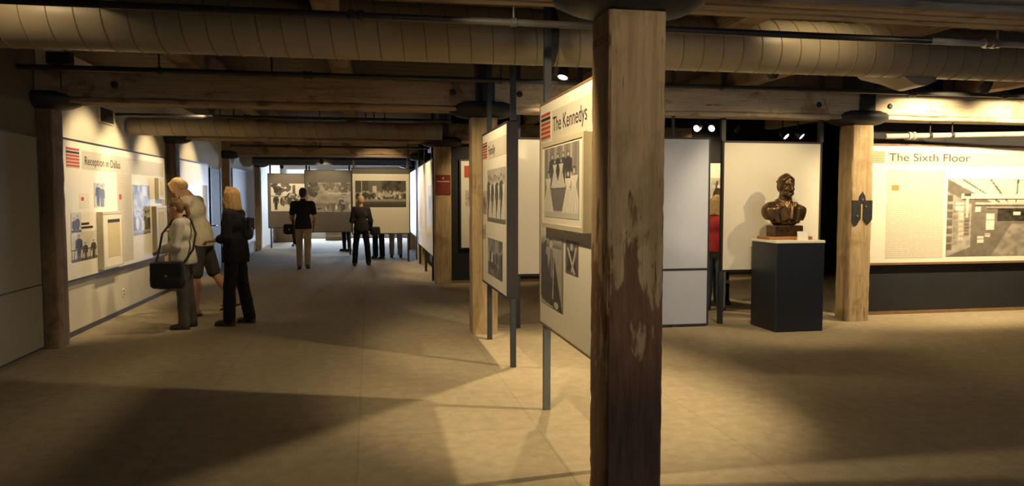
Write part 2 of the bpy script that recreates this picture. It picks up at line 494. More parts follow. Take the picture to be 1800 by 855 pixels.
XC = [-3.40, 1.32, 6.21, ]
YR = [3.75, 8.80, 13.87, 18.9, 23.95]
CW, ZT, ZB = 0.30, 2.53, 2.60
def place(o, parent, loc=(0,0,0)):
    o.parent = parent; o.location = loc; return o
cap_prof = [(0.20, 0.0), (0.235, 0.004), (0.31, 0.022), (0.385, 0.055), (0.42, 0.09), (0.42, 0.128), (0.40, 0.155), (0.36, 0.165), (0.34, 0.178), (0.20, 0.18)]
cap0 = MB().lathe(cap_prof, 32, (0,0,0), 1.0, 0.69).build('capital', M['iron'], None, smooth=True)
pin0 = MB().box(-0.075, 0.075, -0.215, 0.215, 0.17, 0.74).box(-0.105, 0.105, -0.225, -0.205, 0.17, 0.40).box(-0.105, 0.105, 0.205, 0.225, 0.17, 0.40).build('iron_pintle', M['iron'], None, bevel=0.006)
bolt0 = MB().lathe([(0.036, 0), (0.036, 0.010), (0.026, 0.016), (0.026, 0.024)], 10).build('bolt', M['iron'], None)
col_labels = {
 (1,0): 'tall worn timber column with brown paint peeling off its lower half, beside the panel titled The Kennedys',
 (0,1): 'dark timber column at the left wall beside the panel titled Reception in Dallas',
 (1,1): 'pale timber column right behind the panel titled Family',
 (2,1): 'pale timber column with a black iron strap, beside the bust pedestal',
 (1,2): 'timber column with a dark red sign on it',
 (0,2): 'timber column at the left wall between two framed wall panels',
 (0,3): 'timber column at the left wall beside the dark doorway',
 (0,4): 'timber column at the left wall beside the cool lit panel and the crate',
 (1,3): 'timber column beyond the red-signed one, at the end of the long cream panel',
 (0,0): 'timber column at the left wall, next to the plain grey panel',
 (1,4): 'farthest timber column of the middle row, near the far windows',
}
columns = {}
for (i, j), lab in col_labels.items():
    near = (i, j) == (1, 0)
    t = thing('timber_column', lab, 'column', (XC[i], YR[j], 0))
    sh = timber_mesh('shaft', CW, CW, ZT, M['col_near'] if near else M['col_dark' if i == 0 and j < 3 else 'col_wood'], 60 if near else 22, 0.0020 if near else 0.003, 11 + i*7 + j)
    place(sh, t)
    c = cap0.copy(); COL.objects.link(c); place(c, t, (0, 0, ZT))
    if i > 0:
        c = pin0.copy(); COL.objects.link(c); place(c, t, (0, 0, ZT))
    columns[(i, j)] = t
for o in (cap0, pin0): bpy.data.objects.remove(o)

def beam(x0, x1, y, mat, label, seed, bolts=()):
    t = thing('timber_beam', label, 'beam', (x0, y, ZB))
    L = x1 - x0
    up = timber_mesh('main_timber', 0.36, 0.30, L, mat, 26, 0.006, seed, 'x'); place(up, t, (0, 0, 0.205))
    for k, (ya, yb) in enumerate(((-0.172, -0.06), (-0.052, 0.06), (0.068, 0.172))):
        lo = timber_mesh('soffit_board', yb - ya, 0.055, L, mat, 18, 0.004, seed + 5 + k, 'x'); place(lo, t, (0, (ya + yb)/2, 0.028))
    for (bx, bz) in bolts:
        c = bolt0.copy(); COL.objects.link(c); c.parent = t
        c.matrix_local = Matrix.Translation((bx - x0, -0.178, bz - ZB)) @ Matrix.Rotation(PI/2, 4, 'X')
    return t
g = 0.085
bays = [(XC[0], XC[1]), (XC[1], XC[2]), (XC[2], X_R)]
names = ['nearest beam', 'second beam', 'third beam', 'fourth beam', 'fifth beam']
where = ['over the left aisle', 'over the middle bay', 'over the right bay']
for j, y in enumerate(YR):
    for i, (xa, xb) in enumerate(bays):
        if j >= 2 and i == 2: continue
        if j >= 3 and i == 1: continue
        mat = M['beam_pale'] if (j == 1 and i >= 1) else M['beam_wood']
        bolts = []
        if j == 1: bolts = [[(0.95, 2.80), (-2.62, 2.79)], [(1.72, 2.80), (5.55, 2.77)], [(6.55, 2.77)]][i]
        lab = {0: 'heavy brown timber beam resting on the worn painted column', 1: 'timber beam behind the big spiral duct', 2: 'timber beam behind the smaller duct, at the red-signed column', 3: 'timber beam above the far photo panels', 4: 'timber beam by the far windows, behind the dark duct'}[j]
        lab += ', ' + where[i]
        beam(xa + g if i else X_L + 0.01, (xb - g) if i < 2 else X_R, y, mat, lab, 100 + j*10 + i, bolts)
bpy.data.objects.remove(bolt0)

# joists above the beams
k = 0
for x in (-1.85, -0.30, 2.93, 4.55, 7.85):
    for j in range(4):
        if j >= 2 and x > 2: continue
        o = timber_mesh('ceiling_joist', 0.20, 0.30, YR[j+1] - YR[j], M['joist_wood'], 10, 0.005, 300 + k, 'y'); k += 1
        o.location = (x, YR[j], 3.11)
        tag(o, 'rough timber joist from the %s to the %s, %s' % (names[j], names[j+1], {-1.85: 'nearer the left wall', -0.30: 'middle of the aisle', 2.93: 'nearest the worn column', 4.55: 'above the bust', 7.85: 'above The Sixth Floor panel'}[x]), 'joist', 'ceiling joists')

# ---------------------------------------------------------------- ducts and pipes
def spiral_duct(name, label, x0, x1, y, z, r, mat, pitch=0.175, n=40, group=None):
    t = thing(name, label, 'duct', (x0, y, z - r), 0, group)
    offs = [(0.0, 0.0), (0.955, 0.0), (0.960, 0.0045), (0.992, 0.0045), (0.995, 0.0)]
    ss = []
    s_ = 0.0
    while s_ < (x1 - x0):
        for f, dr in offs: ss.append((s_ + f * pitch, dr))
        s_ += pitch
    vs = []; fs = []
    for (s2, dr) in ss:
        for q in range(n + 1):
            a = PI/2 + 2*PI*q/n
            xx = min(max(s2 + pitch * (q/n - 0.5), 0), x1 - x0)
            vs.append((xx, math.cos(a) * (r + dr), r + math.sin(a) * (r + dr)))
    m = n + 1
    for i in range(len(ss) - 1):
        for q in range(n): fs.append((i*m + q, i*m + q + 1, (i+1)*m + q + 1, (i+1)*m + q))
    mb = MB().add(vs, fs)
    for i in range(len(ss) - 1):
        if ss[i][1] > 0 and ss[i+1][1] > 0:
            for q in range(n): mb.m[i*n + q] = 1
    mb.build('spiral_shell', [mat, M['duct_seam'] if mat is M['duct'] else mat], t, smooth=True)
    return t
dt = spiral_duct('spiral_duct', 'large beige spiral duct crossing under the ceiling, held by a black strap', X_L + 0.02, X_R - 0.05, 6.05, 2.905, 0.225, M['duct'])
# strap round the duct
def strap(parent, x, r, w=0.05):
    ring = []
    vs = []; fs = []; n = 32
    for q in range(n):
        a = 2*PI*q/n
        for (dx, rr) in ((-w/2, r), (w/2, r), (w/2, r + 0.012), (-w/2, r + 0.012)): vs.append((x + dx, math.cos(a)*rr, 0.225 + math.sin(a)*rr))
    for q in range(n):
        for e in range(4):
            a, b_ = q*4 + e, q*4 + (e+1) % 4
            c, d_ = ((q+1) % n)*4 + (e+1) % 4, ((q+1) % n)*4 + e
            fs.append((a, b_, c, d_))
    MB().add(vs, fs).box(x - w/2, x + w/2, -0.012, 0.012, 0.45, 0.66).build('strap', M['iron'], parent)
for x in (1.45, 6.6): strap(dt, x - (X_L + 0.02), 0.226, 0.06)
d2 = spiral_duct('spiral_duct', 'slim beige duct crossing the left aisle behind the second beam', -3.32, 1.10, 11.6, 2.62, 0.125, M['duct'], 0.2, 28)
MB().lathe([(0.05, 0), (0.115, 0.01), (0.126, 0.03), (0.126, 0.08)], 28).build('end_cap', M['duct'], d2, smooth=True).matrix_local = Matrix.Translation((-0.05, 0, 0.125)) @ Matrix.Rotation(PI/2, 4, 'Y')
d3 = spiral_duct('spiral_duct', 'dark duct with a pale wrapped end above the far photo panels', -3.1, 1.15, 20.6, 2.60, 0.135, M['duct_dark'], 0.25, 24)
MB().tube([(-0.20, 0, 0.135), (-0.12, 0, 0.15), (0.02, 0, 0.14), (0.12, 0, 0.135)], [0.10, 0.19, 0.20, 0.15], 14).build('wrapped_end', M['wrap'], d3, smooth=True)
for x in (0.9, 3.3): MB().tube([(x, 0, 0.26), (x, 0, 3.30 - 2.465)], 0.012, 8).build('hanger_rod', M['iron'], d3)
for x in (1.2, 3.4): MB().tube([(x, 0, 0.24), (x, 0, 3.30 - 2.495)], 0.010, 8).build('hanger_rod', M['iron'], d2)

def pipe(label, pts, r, mat, couplings=(), hangers=(), name='sprinkler_pipe', hmat=None):
    p0 = Vector(pts[0])
    t = thing(name, label, 'pipe', p0)
    loc = [Vector(p) - p0 for p in pts]
    MB().tube(loc, r, 14).build('pipe_run', mat, t, smooth=True)
    ax = (loc[-1] - loc[0]).normalized()
    rot = ax.to_track_quat('Z', 'Y').to_matrix().to_4x4()
    for x in couplings:
        p = loc[0] + ax * x
        MB().lathe([(r*1.05, -0.05), (r*1.55, -0.045), (r*1.55, -0.015), (r*1.25, -0.012), (r*1.25, 0.012), (r*1.55, 0.015), (r*1.55, 0.045), (r*1.05, 0.05)], 14).build('coupling', hmat or mat, t, smooth=True).matrix_local = Matrix.Translation(p) @ rot
    for x in hangers:
        p = loc[0] + ax * x
        h = MB().lathe([(r*1.02, -0.02), (r*1.3, -0.018), (r*1.3, 0.018), (r*1.02, 0.02)], 14)
        hh = h.build('hanger', hmat or M['iron'], t); hh.matrix_local = Matrix.Translation(p) @ rot
        MB().tube([p + Vector((0,0,r)), p + Vector((0,0, 3.27 - p0.z))], 0.008, 8).build('hanger_rod', hmat or M['iron'], t)
    return t
pipe('black pipe running along in front of the large beige duct', [(X_L + 0.03, 4.85, 2.735), (4.0, 4.85, 2.735)], 0.023, M['black_pipe'], (3.3,), (0.6, 4.3))
pipe('grey pipe with a bright clamp, in line with the black pipe by the large duct', [(4.0, 4.85, 2.735), (X_R - 0.04, 4.85, 2.735)], 0.023, M['pipe_grey'], (0.49,), (0.56,), hmat=M['chrome'])
pipe('black pipe in front of the second beam, over the whole width', [(X_L + 0.03, 8.20, 2.885), (X_R - 0.04, 8.20, 2.885)], 0.027, M['black_pipe'], (2.75, 9.9, 11.2), (1.3, 4.8, 7.4, 12.1))
pipe('thin black pipe above the slim duct in the left aisle', [(X_L + 0.03, 11.1, 2.73), (1.2, 11.1, 2.73)], 0.024, M['black_pipe'], (1.7,), (1.25, 3.6))
pipe('thin black pipe under the slim duct beyond the third beam', [(-2.5, 14.6, 2.56), (1.15, 14.6, 2.56)], 0.022, M['black_pipe'], (1.0,), (1.6,))
pipe('pale grey pipe slanting below the second beam over The Sixth Floor panel', [(6.75, 8.95, 2.42), (9.3, 8.55, 2.47)], 0.034, M['pipe_grey'], (0.35,), (0.6, 0.9), name='drain_pipe')
pipe('black drop pipe beside the fourth beam', [(0.93, 18.55, 2.45), (0.93, 18.55, 3.25)], 0.02, M['black_pipe'], name='drop_pipe')
pipe('thin black pipe crossing in front of the dark duct', [(-2.9, 20.1, 2.60), (1.1, 20.1, 2.60)], 0.022, M['black_pipe'], (1.2, 2.2), (2.0,))
# branch collar under the large duct, and electrical box at left
MB().tube([(8.25, 0.0, 0.16), (8.23, 0.22, 0.11), (8.20, 0.36, 0.13), (8.18, 0.62, 0.20)], [0.24, 0.20, 0.14, 0.13], 24).build('branch_collar', M['duct'], dt, smooth=True)
t = thing('junction_box', 'dark electrical box with conduit over the left wall column', 'electrical box', (-3.02, 8.30, 2.93))
MB().box(-0.11, 0.11, -0.06, 0.06, 0, 0.12).build('box', M['iron'], t, bevel=0.006)
MB().tube([(0, 0, -0.24), (0, 0, 0)], 0.008, 8).build('conduit', M['iron'], t)

# ---------------------------------------------------------------- track spotlights
hous0 = None
def spot(loc, target, power, angle=70, blend=0.45, col=WARM, radius=0.04, label=None, rail=True):
    global hous0
    loc = Vector(loc); target = Vector(target)
    t = thing('track_spotlight', label or 'black track spotlight with a lit lens hanging from the ceiling', 'spotlight', loc, 0, None if label else 'ceiling track spotlights')
    dirn = (target - loc).normalized()
    rot = (-dirn).to_track_quat('Z', 'Y').to_matrix().to_4x4()
    # housing: local +z is the back, lens at z = 0
    h = MB().lathe([(0.050, 0.0), (0.056, -0.012), (0.060, 0.0), (0.060, 0.03), (0.052, 0.075), (0.036, 0.125), (0.022, 0.14)], 18)
    if hous0 is None:
        hous0 = (h.build('housing', M['iron'], t, smooth=True), MB().lathe([(0.049, -0.004), (0.049, -0.0005)], 18).build('lens', M['lens'], t))
        ho, le = hous0
    else:
        ho, le = hous0[0].copy(), hous0[1].copy()
        COL.objects.link(ho); COL.objects.link(le); ho.parent = t; le.parent = t
    ho.matrix_local = rot; le.matrix_local = rot
    MB().tube([-dirn * 0.08, (-dirn * 0.08) + Vector((0, 0, 0.10)), (-dirn * 0.08) + Vector((0, 0, 3.27 - loc.z + dirn.z * 0.08))], 0.011, 8).build('stem', M['iron'], t)
    d = bpy.data.lights.new('spot_beam', 'SPOT')
    d.energy = power; d.color = col; d.spot_size = math.radians(angle); d.spot_blend = blend; d.shadow_soft_size = radius
    lo = bpy.data.objects.new('spot_beam', d); COL.objects.link(lo); lo.parent = t
    lo.matrix_local = Matrix.Translation(dirn * 0.02) @ rot
    return t
S_ = 'black track spotlight aimed at '
# the panel titled The Kennedys, from the aisle side and from the room side
spot((0.38, 4.03, 2.85), (1.27, 4.95, 1.65), 170, 95, 0.5, label=S_ + 'the front of The Kennedys panel')
spot((4.20, 4.50, 2.83), (1.25, 5.40, 0.48), 580, 66, 0.75, radius=0.06, label=S_ + 'the back of The Kennedys panel')
# the panel titled Family
spot((0.25, 7.25, 2.93), (1.28, 7.75, 1.5), 130, 92, 0.5, label='small lit spotlight under the large duct above the left aisle')
spot((1.96, 7.55, 2.84), (1.32, 6.95, 0.9), 280, 95, 0.5, label='lit spotlight hanging above the panels The Kennedys and Family')
# the left wall panels
for y, pw_, n_ in ((9.9, 140, 'near end'), (11.0, 160, 'middle'), (12.55, 130, 'far end')):
    spot((-2.15, y, 2.80 if y > 10.5 else 2.92), (-3.35, y + 0.1, 1.75), pw_, 76, 0.6, label=S_ + 'the %s of the reception panel' % n_)
spot((-2.05, 15.4, 2.95), (-3.35, 15.4, 1.75), 130, 75, 0.6, label=S_ + 'the one-photo panel on the left wall')
# titled panel on the black wall, bust, pale panels
for x, pw_, n_ in ((7.0, 310, 'title'), (8.30, 270, 'photo'), (9.60, 220, 'far end')):
    spot((x, 7.62, 2.85), (x + 0.05, 9.0, 1.70), pw_, 104, 0.55, label=S_ + 'the %s of The Sixth Floor panel' % n_)
spot((5.75, 6.95, 2.85), (4.75, 8.5, 1.15), 95, 84, 0.6, label=S_ + 'the bust from the strapped column side')
spot((4.05, 7.10, 2.85), (4.90, 8.4, 1.25), 100, 84, 0.6, label=S_ + 'the bust from the worn column side')
spot((2.0, 7.95, 2.95), (2.2, 9.0, 1.4), 60, 80, 0.6, label=S_ + 'the plain cream panel on short feet')
# room behind the pale panels
spot((5.00, 11.0, 2.68), (3.8, 10.2, 2.1), 60, 80, 0.6, label='lit spotlight over the daylight-tinted pale panel, one of a pair, nearer the worn column')
spot((5.25, 11.0, 2.685), (4.2, 10.2, 2.1), 60, 80, 0.6, label='lit spotlight over the daylight-tinted pale panel, one of a pair, nearer the bust')
spot((6.52, 11.0, 2.58), (7.2, 10.0, 1.5), 30, 70, 0.6, label='lit spotlight above the cream panel behind the bust, farther from the strapped column')
spot((6.79, 11.0, 2.585), (7.6, 10.0, 1.5), 30, 70, 0.6, label='lit spotlight above the cream panel behind the bust, next to the strapped column')
spot((3.6, 9.5, 2.85), (4.75, 9.9, 1.2), 90, 70, 0.6, label=S_ + 'the visitor in red')
spot((6.4, 12.4, 2.8), (6.4, 14.0, 1.7), 220, 80, 0.6, label=S_ + 'the bright photo panel on the deep black wall')
spot((2.3, 12.4, 2.8), (2.3, 14.0, 1.6), 110, 80, 0.6, label=S_ + 'the panel with a red block')
# down the aisle: long cream panel, far photo panels
spot((0.0, 15.2, 2.9), (1.18, 15.4, 1.6), 170, 80, 0.6, label=S_ + 'the near half of the long cream panel')
spot((0.0, 17.3, 2.9), (1.18, 17.4, 1.6), 190, 80, 0.6, label=S_ + 'the far half of the long cream panel')
spot((0.25, 17.3, 2.95), (0.25, 19.0, 1.6), 110, 75, 0.6, label=S_ + 'the wide street photo')
spot((-1.2, 19.95, 2.52), (-1.15, 21.6, 1.55), 120, 75, 0.6, label=S_ + 'the park photo')
spot((-2.55, 23.3, 2.52), (-2.5, 25.0, 1.55), 150, 75, 0.6, label=S_ + 'the high-contrast photo')
spot((-1.15, 9.25, 2.95), (-2.75, 10.2, 0.95), 95, 58, 0.7, label=S_ + 'the visitors in front of the reception panel')
# unseen lamp added behind the viewer as warm fill for the worn column
spot((2.1, 0.5, 2.85), (1.36, 3.6, 1.75), 105, 36, 0.6, label=S_ + 'the front of the worn painted column, added behind the viewer as warm fill')
# lamps close to the big duct that light its upper side
spot((3.62, 5.25, 3.10), (3.75, 6.05, 2.99), 16, 110, 0.6, WARM, label=S_ + 'the large duct from between the beam and the worn column')
spot((-2.35, 5.25, 3.10), (-2.3, 6.05, 2.99), 12, 110, 0.6, WARM, label=S_ + 'the large duct near the left wall')

# ---------------------------------------------------------------- photo prints, lettering, panels
class Pic:
    """tiny grey picture drawn in code; u to the right, v up, tone 0..1"""
    def __init__(s, nx, ny, tone=0.5, seed=0):
        s.nx, s.ny = nx, ny
        s.u, s.v = np.meshgrid(np.linspace(0, 1, nx), np.linspace(0, 1, ny))
        s.a = np.full((ny, nx), float(tone)); s.r = np.random.RandomState(seed); s.asp = nx / ny
    def put(s, mask, tone, mixf=1.0):
        s.a = np.where(mask, s.a * (1 - mixf) + tone * mixf, s.a); return s
    def rect(s, u0, u1, v0, v1, tone, f=1.0): return s.put((s.u >= u0) & (s.u <= u1) & (s.v >= v0) & (s.v <= v1), tone, f)
    def ell(s, cu, cv, ru, rv, tone, f=1.0): return s.put(((s.u - cu)/ru)**2 + ((s.v - cv)/rv)**2 < 1, tone, f)
    def grad(s, t0, t1, v0=0, v1=1):
        m = (s.v >= v0) & (s.v <= v1); return s.put(m, t0 + (t1 - t0) * (s.v - v0) / max(v1 - v0, 1e-6))
    def poly(s, pts, tone, f=1.0):
        ins = np.zeros_like(s.u, bool); n = len(pts)
        for i in range(n):
            (x1, y1), (x2, y2) = pts[i], pts[(i+1) % n]
            if y1 == y2: continue
            c = ((y1 > s.v) != (y2 > s.v)) & (s.u < (x2 - x1) * (s.v - y1) / (y2 - y1) + x1)
            ins ^= c
        return s.put(ins, tone, f)
    def line(s, p, q, w, tone, f=1.0):
        p, q = np.array(p, float), np.array(q, float); d = q - p; L = max((d**2).sum(), 1e-9)
        t = np.clip(((s.u - p[0])*d[0] + (s.v - p[1])*d[1]) / L, 0, 1)
        dd = np.hypot((s.u - p[0] - t*d[0]) * s.asp, s.v - p[1] - t*d[1])
        return s.put(dd < w, tone, f)
    def noise(s, amp, cu=12, cv=12, v0=0, v1=1):
        g = s.r.rand(cv + 2, cu + 2)
        x = s.u * cu; y = s.v * cv; i = np.floor(x).astype(int); j = np.floor(y).astype(int); fx = x - i; fy = y - j
        z = g[j, i]*(1-fx)*(1-fy) + g[j, i+1]*fx*(1-fy) + g[j+1, i]*(1-fx)*fy + g[j+1, i+1]*fx*fy
        m = (s.v >= v0) & (s.v <= v1); s.a = np.where(m, s.a + (z - 0.5) * amp, s.a); return s
    def man(s, u, v, h, body, head=0.72, w=0.2, hair=0.08, legs=None):
        """standing figure with the feet at (u, v)"""
        k = 1 / s.asp
        legs = body if legs is None else legs
        for d in (-1, 1): s.poly([(u + d*0.01*h*k, v), (u + d*0.085*h*k, v), (u + d*0.10*h*k, v + 0.5*h), (u, v + 0.5*h)], legs)
        s.poly([(u - 0.11*h*k, v + 0.45*h), (u + 0.11*h*k, v + 0.45*h), (u + w*0.72*h*k, v + 0.80*h), (u + 0.06*h*k, v + 0.86*h), (u - 0.06*h*k, v + 0.86*h), (u - w*0.72*h*k, v + 0.80*h)], body)
        for d in (-1, 1): s.line((u + d*w*0.68*h*k, v + 0.78*h), (u + d*w*0.8*h*k, v + 0.46*h), 0.032*h, body)
        s.ell(u, v + 0.945*h, 0.062*h*k, 0.072*h, hair); s.ell(u, v + 0.925*h, 0.050*h*k, 0.062*h, head)
        return s
    def gown(s, u, v, h, tone=0.9, head=0.72, hair=0.12):
        k = 1 / s.asp
        s.poly([(u - 0.26*h*k, v), (u + 0.26*h*k, v), (u + 0.07*h*k, v + 0.60*h), (u + 0.14*h*k, v + 0.82*h), (u - 0.14*h*k, v + 0.82*h), (u - 0.07*h*k, v + 0.60*h)], tone)
        for q in (-0.12, 0.0, 0.13): s.line((u + q*h*k, v), (u + q*0.3*h*k, v + 0.55*h), 0.008*h, tone - 0.2)
        s.ell(u, v + 0.94*h, 0.07*h*k, 0.078*h, hair); s.ell(u, v + 0.92*h, 0.05*h*k, 0.06*h, head)
        return s
    def tree(s, u, v, r, tone=0.12):
        for _ in range(26):
            a = s.r.rand() * 6.28; d = math.sqrt(s.r.rand()) * r
            s.ell(u + d*math.cos(a)/s.asp, v + d*math.sin(a)*0.8, r*0.26/s.asp, r*0.22, tone + s.r.rand()*0.22)
        return s
    def crowd(s, v, h, n, lo=0.05, hi=0.9, u0=0, u1=1):
        for _ in range(n):
            u = u0 + s.r.rand() * (u1 - u0); hh = h * (0.8 + 0.4 * s.r.rand()); vv = v + s.r.rand() * h * 0.35
            b_ = s.r.choice([lo, lo + 0.1, 0.4, hi]); s.ell(u, vv + hh*0.35, 0.22*hh/s.asp, 0.42*hh, b_); s.ell(u, vv + hh*0.85, 0.11*hh/s.asp, 0.13*hh, 0.7)
        return s
    def car(s, u, v, L, tone=0.15):
        k = 1.0; h = L * s.asp * 0.22
        s.poly([(u, v), (u + L, v), (u + L, v + h*0.8), (u + L*0.72, v + h), (u + L*0.60, v + h*1.7), (u + L*0.22, v + h*1.7), (u + L*0.12, v + h), (u, v + h*0.85)], tone)
        s.poly([(u + L*0.24, v + h*1.02), (u + L*0.58, v + h*1.02), (u + L*0.55, v + h*1.55), (u + L*0.27, v + h*1.55)], 0.7)
        s.line((u + 0.02*L, v + h*0.62), (u + 0.98*L, v + h*0.62), 0.03*h, 0.85)
        for q in (0.2, 0.8): s.ell(u + q*L, v, h*0.36/s.asp, h*0.36, 0.04); s.ell(u + q*L, v, h*0.16/s.asp, h*0.16, 0.7)
        return s

def print_mesh(name, pic, x0, x1, z0, z1, y, parent):
    nx, ny = pic.nx, pic.ny
    xs = np.linspace(x0, x1, nx); zs = np.linspace(z0, z1, ny)
    X, Z = np.meshgrid(xs, zs)
    co = np.stack([X, np.full_like(X, y), Z], -1).reshape(-1, 3)
    i, j = np.meshgrid(np.arange(nx - 1), np.arange(ny - 1)); a = (j*nx + i).ravel()
    fs = np.stack([a, a + 1, a + 1 + nx, a + nx], -1)
    # thin backing so that the print has an edge
    n = nx * ny
    bk = [(x0, y + 0.0015, z0), (x1, y + 0.0015, z0), (x1, y + 0.0015, z1), (x0, y + 0.0015, z1)]
    me = bpy.data.meshes.new(name)
    me.from_pydata([tuple(p) for p in co] + bk, [], [tuple(f) for f in fs.tolist()] + [(n+3, n+2, n+1, n)])
    at = me.attributes.new('tone', 'FLOAT', 'POINT')
    at.data.foreach_set('value', np.concatenate([np.clip(pic.a, 0, 1).ravel(), np.zeros(4)]).astype(np.float32))
    me.materials.append(M['print'])
    o = bpy.data.objects.new(name, me); COL.objects.link(o); o.parent = parent
    return o

def glyph_mesh(s_):
    cu = bpy.data.curves.new('tmp', 'FONT'); cu.body = s_; cu.size = 1.0; cu.extrude = 0.0
    tmp = bpy.data.objects.new('tmp', cu); COL.objects.link(tmp)
    dg = bpy.context.evaluated_depsgraph_get()
    me = bpy.data.meshes.new_from_object(tmp.evaluated_get(dg))
    bpy.data.objects.remove(tmp); bpy.data.curves.remove(cu)
    co = np.zeros(len(me.vertices)*3); me.vertices.foreach_get('co', co)
    return me, co.reshape(-1, 3)
def lettering(name, s_, x0, z0, h, width, y, mat, parent):
    """text standing on z0, capital height h, stretched to a width; front towards -y; one part for each word"""
    me, co = glyph_mesh(s_)
    mn, mx = co[:, 0].min(), co[:, 0].max(); bpy.data.meshes.remove(me)
    sx = width / (mx - mn); sz = h / 0.73
    words = s_.split(' '); o = None
    for k, wd in enumerate(words):
        me, co = glyph_mesh(' '.join(words[:k+1])); end = co[:, 0].max(); bpy.data.meshes.remove(me)
        me, co = glyph_mesh(wd)
        off = end - co[:, 0].max() - mn
        new = np.stack([x0 + (co[:, 0] + off) * sx, np.full(len(co), y), z0 + co[:, 1] * sz], -1)
        me.vertices.foreach_set('co', new.ravel()); me.name = name
        me.materials.clear(); me.materials.append(mat)
        o = bpy.data.objects.new(name, me); COL.objects.link(o); o.parent = parent
    return o

def stripes(parent, x0, x1, z0, z1, y, mats, n=6, gap=0.35, paper=None):
    lg = MB().box(x0, x1, y, y + 0.001, z0, z1).build('striped_emblem', paper or M['band'], parent)
    h = (z1 - z0) / n
    for k in range(n):
        a = z1 - (k + 1) * h + h * gap
        MB().box(x0, x1, y - 0.0012, y, a, z1 - k * h).build('stripe', mats[k % len(mats)], lg)
    return lg
RED6 = [M['red'], M['black_ink'], M['red'], M['red'], M['red'], M['red']]

def panel(label, loc, rz, w, z0=0.67, z1=2.29, t=0.05, mat=None, frame=None, ft=0.018, posts=(), pmat=None, ptop=3.26, pw=0.05, name='exhibit_panel', group=None, both=False):
    """board with its front face at local y = 0 facing local -y; origin at the floor under its left front corner"""
    p = thing(name, label, 'panel', (loc[0], loc[1], 0), rz, group)
    MB().box(0, w, 0, t, z0, z1).build('board', mat or M['panel'], p)
    if frame:
        f = MB().box(-ft, 0, -0.004, t + 0.004, z0 - ft, z1 + ft).box(w, w + ft, -0.004, t + 0.004, z0 - ft, z1 + ft)
        f.box(0, w, -0.004, t + 0.004, z1, z1 + ft).box(0, w, -0.004, t + 0.004, z0 - ft, z0)
        f.build('frame', frame, p)
    for x in posts:
        MB().box(x - pw/2, x + pw/2, t/2 - pw/2, t/2 + pw/2, 0.0, z0 - ft).build('post', pmat or M['post'], p)
        MB().box(x - pw/2, x + pw/2, t/2 - pw/2, t/2 + pw/2, z1 + ft, ptop).build('ceiling_pole', M['post'], p)
    return p
def flat(parent, name, x0, x1, z0, z1, mat, y=-0.002, d=0.0015): return MB().box(x0, x1, y, y + d, z0, z1).build(name, mat, parent)

def framed(label, parent_xy, rz, x0, x1, z0, z1, depth, fw, fmat, mount, inner, cat='frame', name='framed_document'):
    """box frame hung on a panel: its own thing. x along the panel as in panel()"""
    t = thing(name, label, cat, (parent_xy[0], parent_xy[1], 0), rz)
    f = MB().box(x0, x0 + fw, -depth, -0.0045, z0, z1).box(x1 - fw, x1, -depth, -0.0045, z0, z1).box(x0 + fw, x1 - fw, -depth, -0.0045, z1 - fw, z1).box(x0 + fw, x1 - fw, -depth, -0.0045, z0, z0 + fw)
    f.build('frame', fmat, t)
    MB().box(x0 + fw, x1 - fw, -depth + 0.006, -0.0045, z0 + fw, z1 - fw).build('mount', mount, t)
    inner(t, -depth + 0.004)
    return t

# ---- left wall: Reception in Dallas (right along +Y)
R = PI / 2
xw = X_L + 0.055
p = panel('wide cream wall panel titled Reception in Dallas', (xw, 9.12), R, 4.28, 0.667, 2.255, 0.05, M['panel'], M['frame_dark'], 0.022)
flat(p, 'header_band', 0.62, 4.2, 1.945, 2.165, M['band'])
stripes(p, 0.14, 0.53, 1.945, 2.175, -0.002, RED6)
lettering('title_word', 'Reception in Dallas', 0.70, 2.0, 0.105, 1.30, -0.0035, M['ink'], p)
pc = Pic(40, 60, 0.75, 1).noise(0.2).man(0.35, 0.05, 0.9, 0.06).man(0.72, -0.1, 1.0, 0.25, 0.8)
print_mesh('photo', pc, 0.98, 1.36, 1.49, 1.79, -0.003, p)
pc = Pic(40, 50, 0.82, 2).man(0.3, -0.25, 1.0, 0.05).man(0.62, -0.2, 1.05, 0.12).rect(0, 1, 0, 0.12, 0.1)
print_mesh('photo', pc, 0.22, 0.52, 1.20, 1.43, -0.003, p)
pc = Pic(70, 60, 0.85, 3).noise(0.15).rect(0, 1, 0, 0.10, 0.25).man(0.28, 0.05, 0.85, 0.05).man(0.52, 0.0, 0.62, 0.10).man(0.85, 0.02, 0.65, 0.08)
for q in range(14): pc.line((q/13, 0.02), (q/13 + 0.05, 0.40), 0.012, 0.1 if q % 2 else 0.6)
pc.line((0, 0.40), (1, 0.40), 0.015, 0.08)
print_mesh('photo', pc, 0.20, 1.02, 0.86, 1.20, -0.003, p)
for k, (a, c) in enumerate(((0.36, 0.78), (0.28, 0.90))): flat(p, 'headline', a, c, 1.235 + (1-k)*0.045, 1.262 + (1-k)*0.045, M['ink'])
flat(p, 'text_block', 1.86, 2.48, 0.72, 2.12 - 0.18, M['text_cream'])
flat(p, 'red_square', 1.92, 2.02, 1.58, 1.65, M['red'], -0.0035)
flat(p, 'red_square', 0.55, 0.63, 1.57, 1.61, M['red'], -0.0035)
flat(p, 'text_block', 0.50, 0.80, 1.47, 1.66, M['text_white'], -0.0015, 0.001)
pc = Pic(70, 90, 0.55, 4).noise(0.5, 9, 12).crowd(0.25, 0.22, 60).crowd(0.05, 0.3, 34).rect(0.1, 0.3, 0.82, 1.0, 0.15).rect(0.55, 0.8, 0.78, 0.98, 0.85).grad(0.4, 0.7, 0, 0.08)
print_mesh('photo', pc, 2.52, 3.36, 1.06, 1.79, -0.003, p)
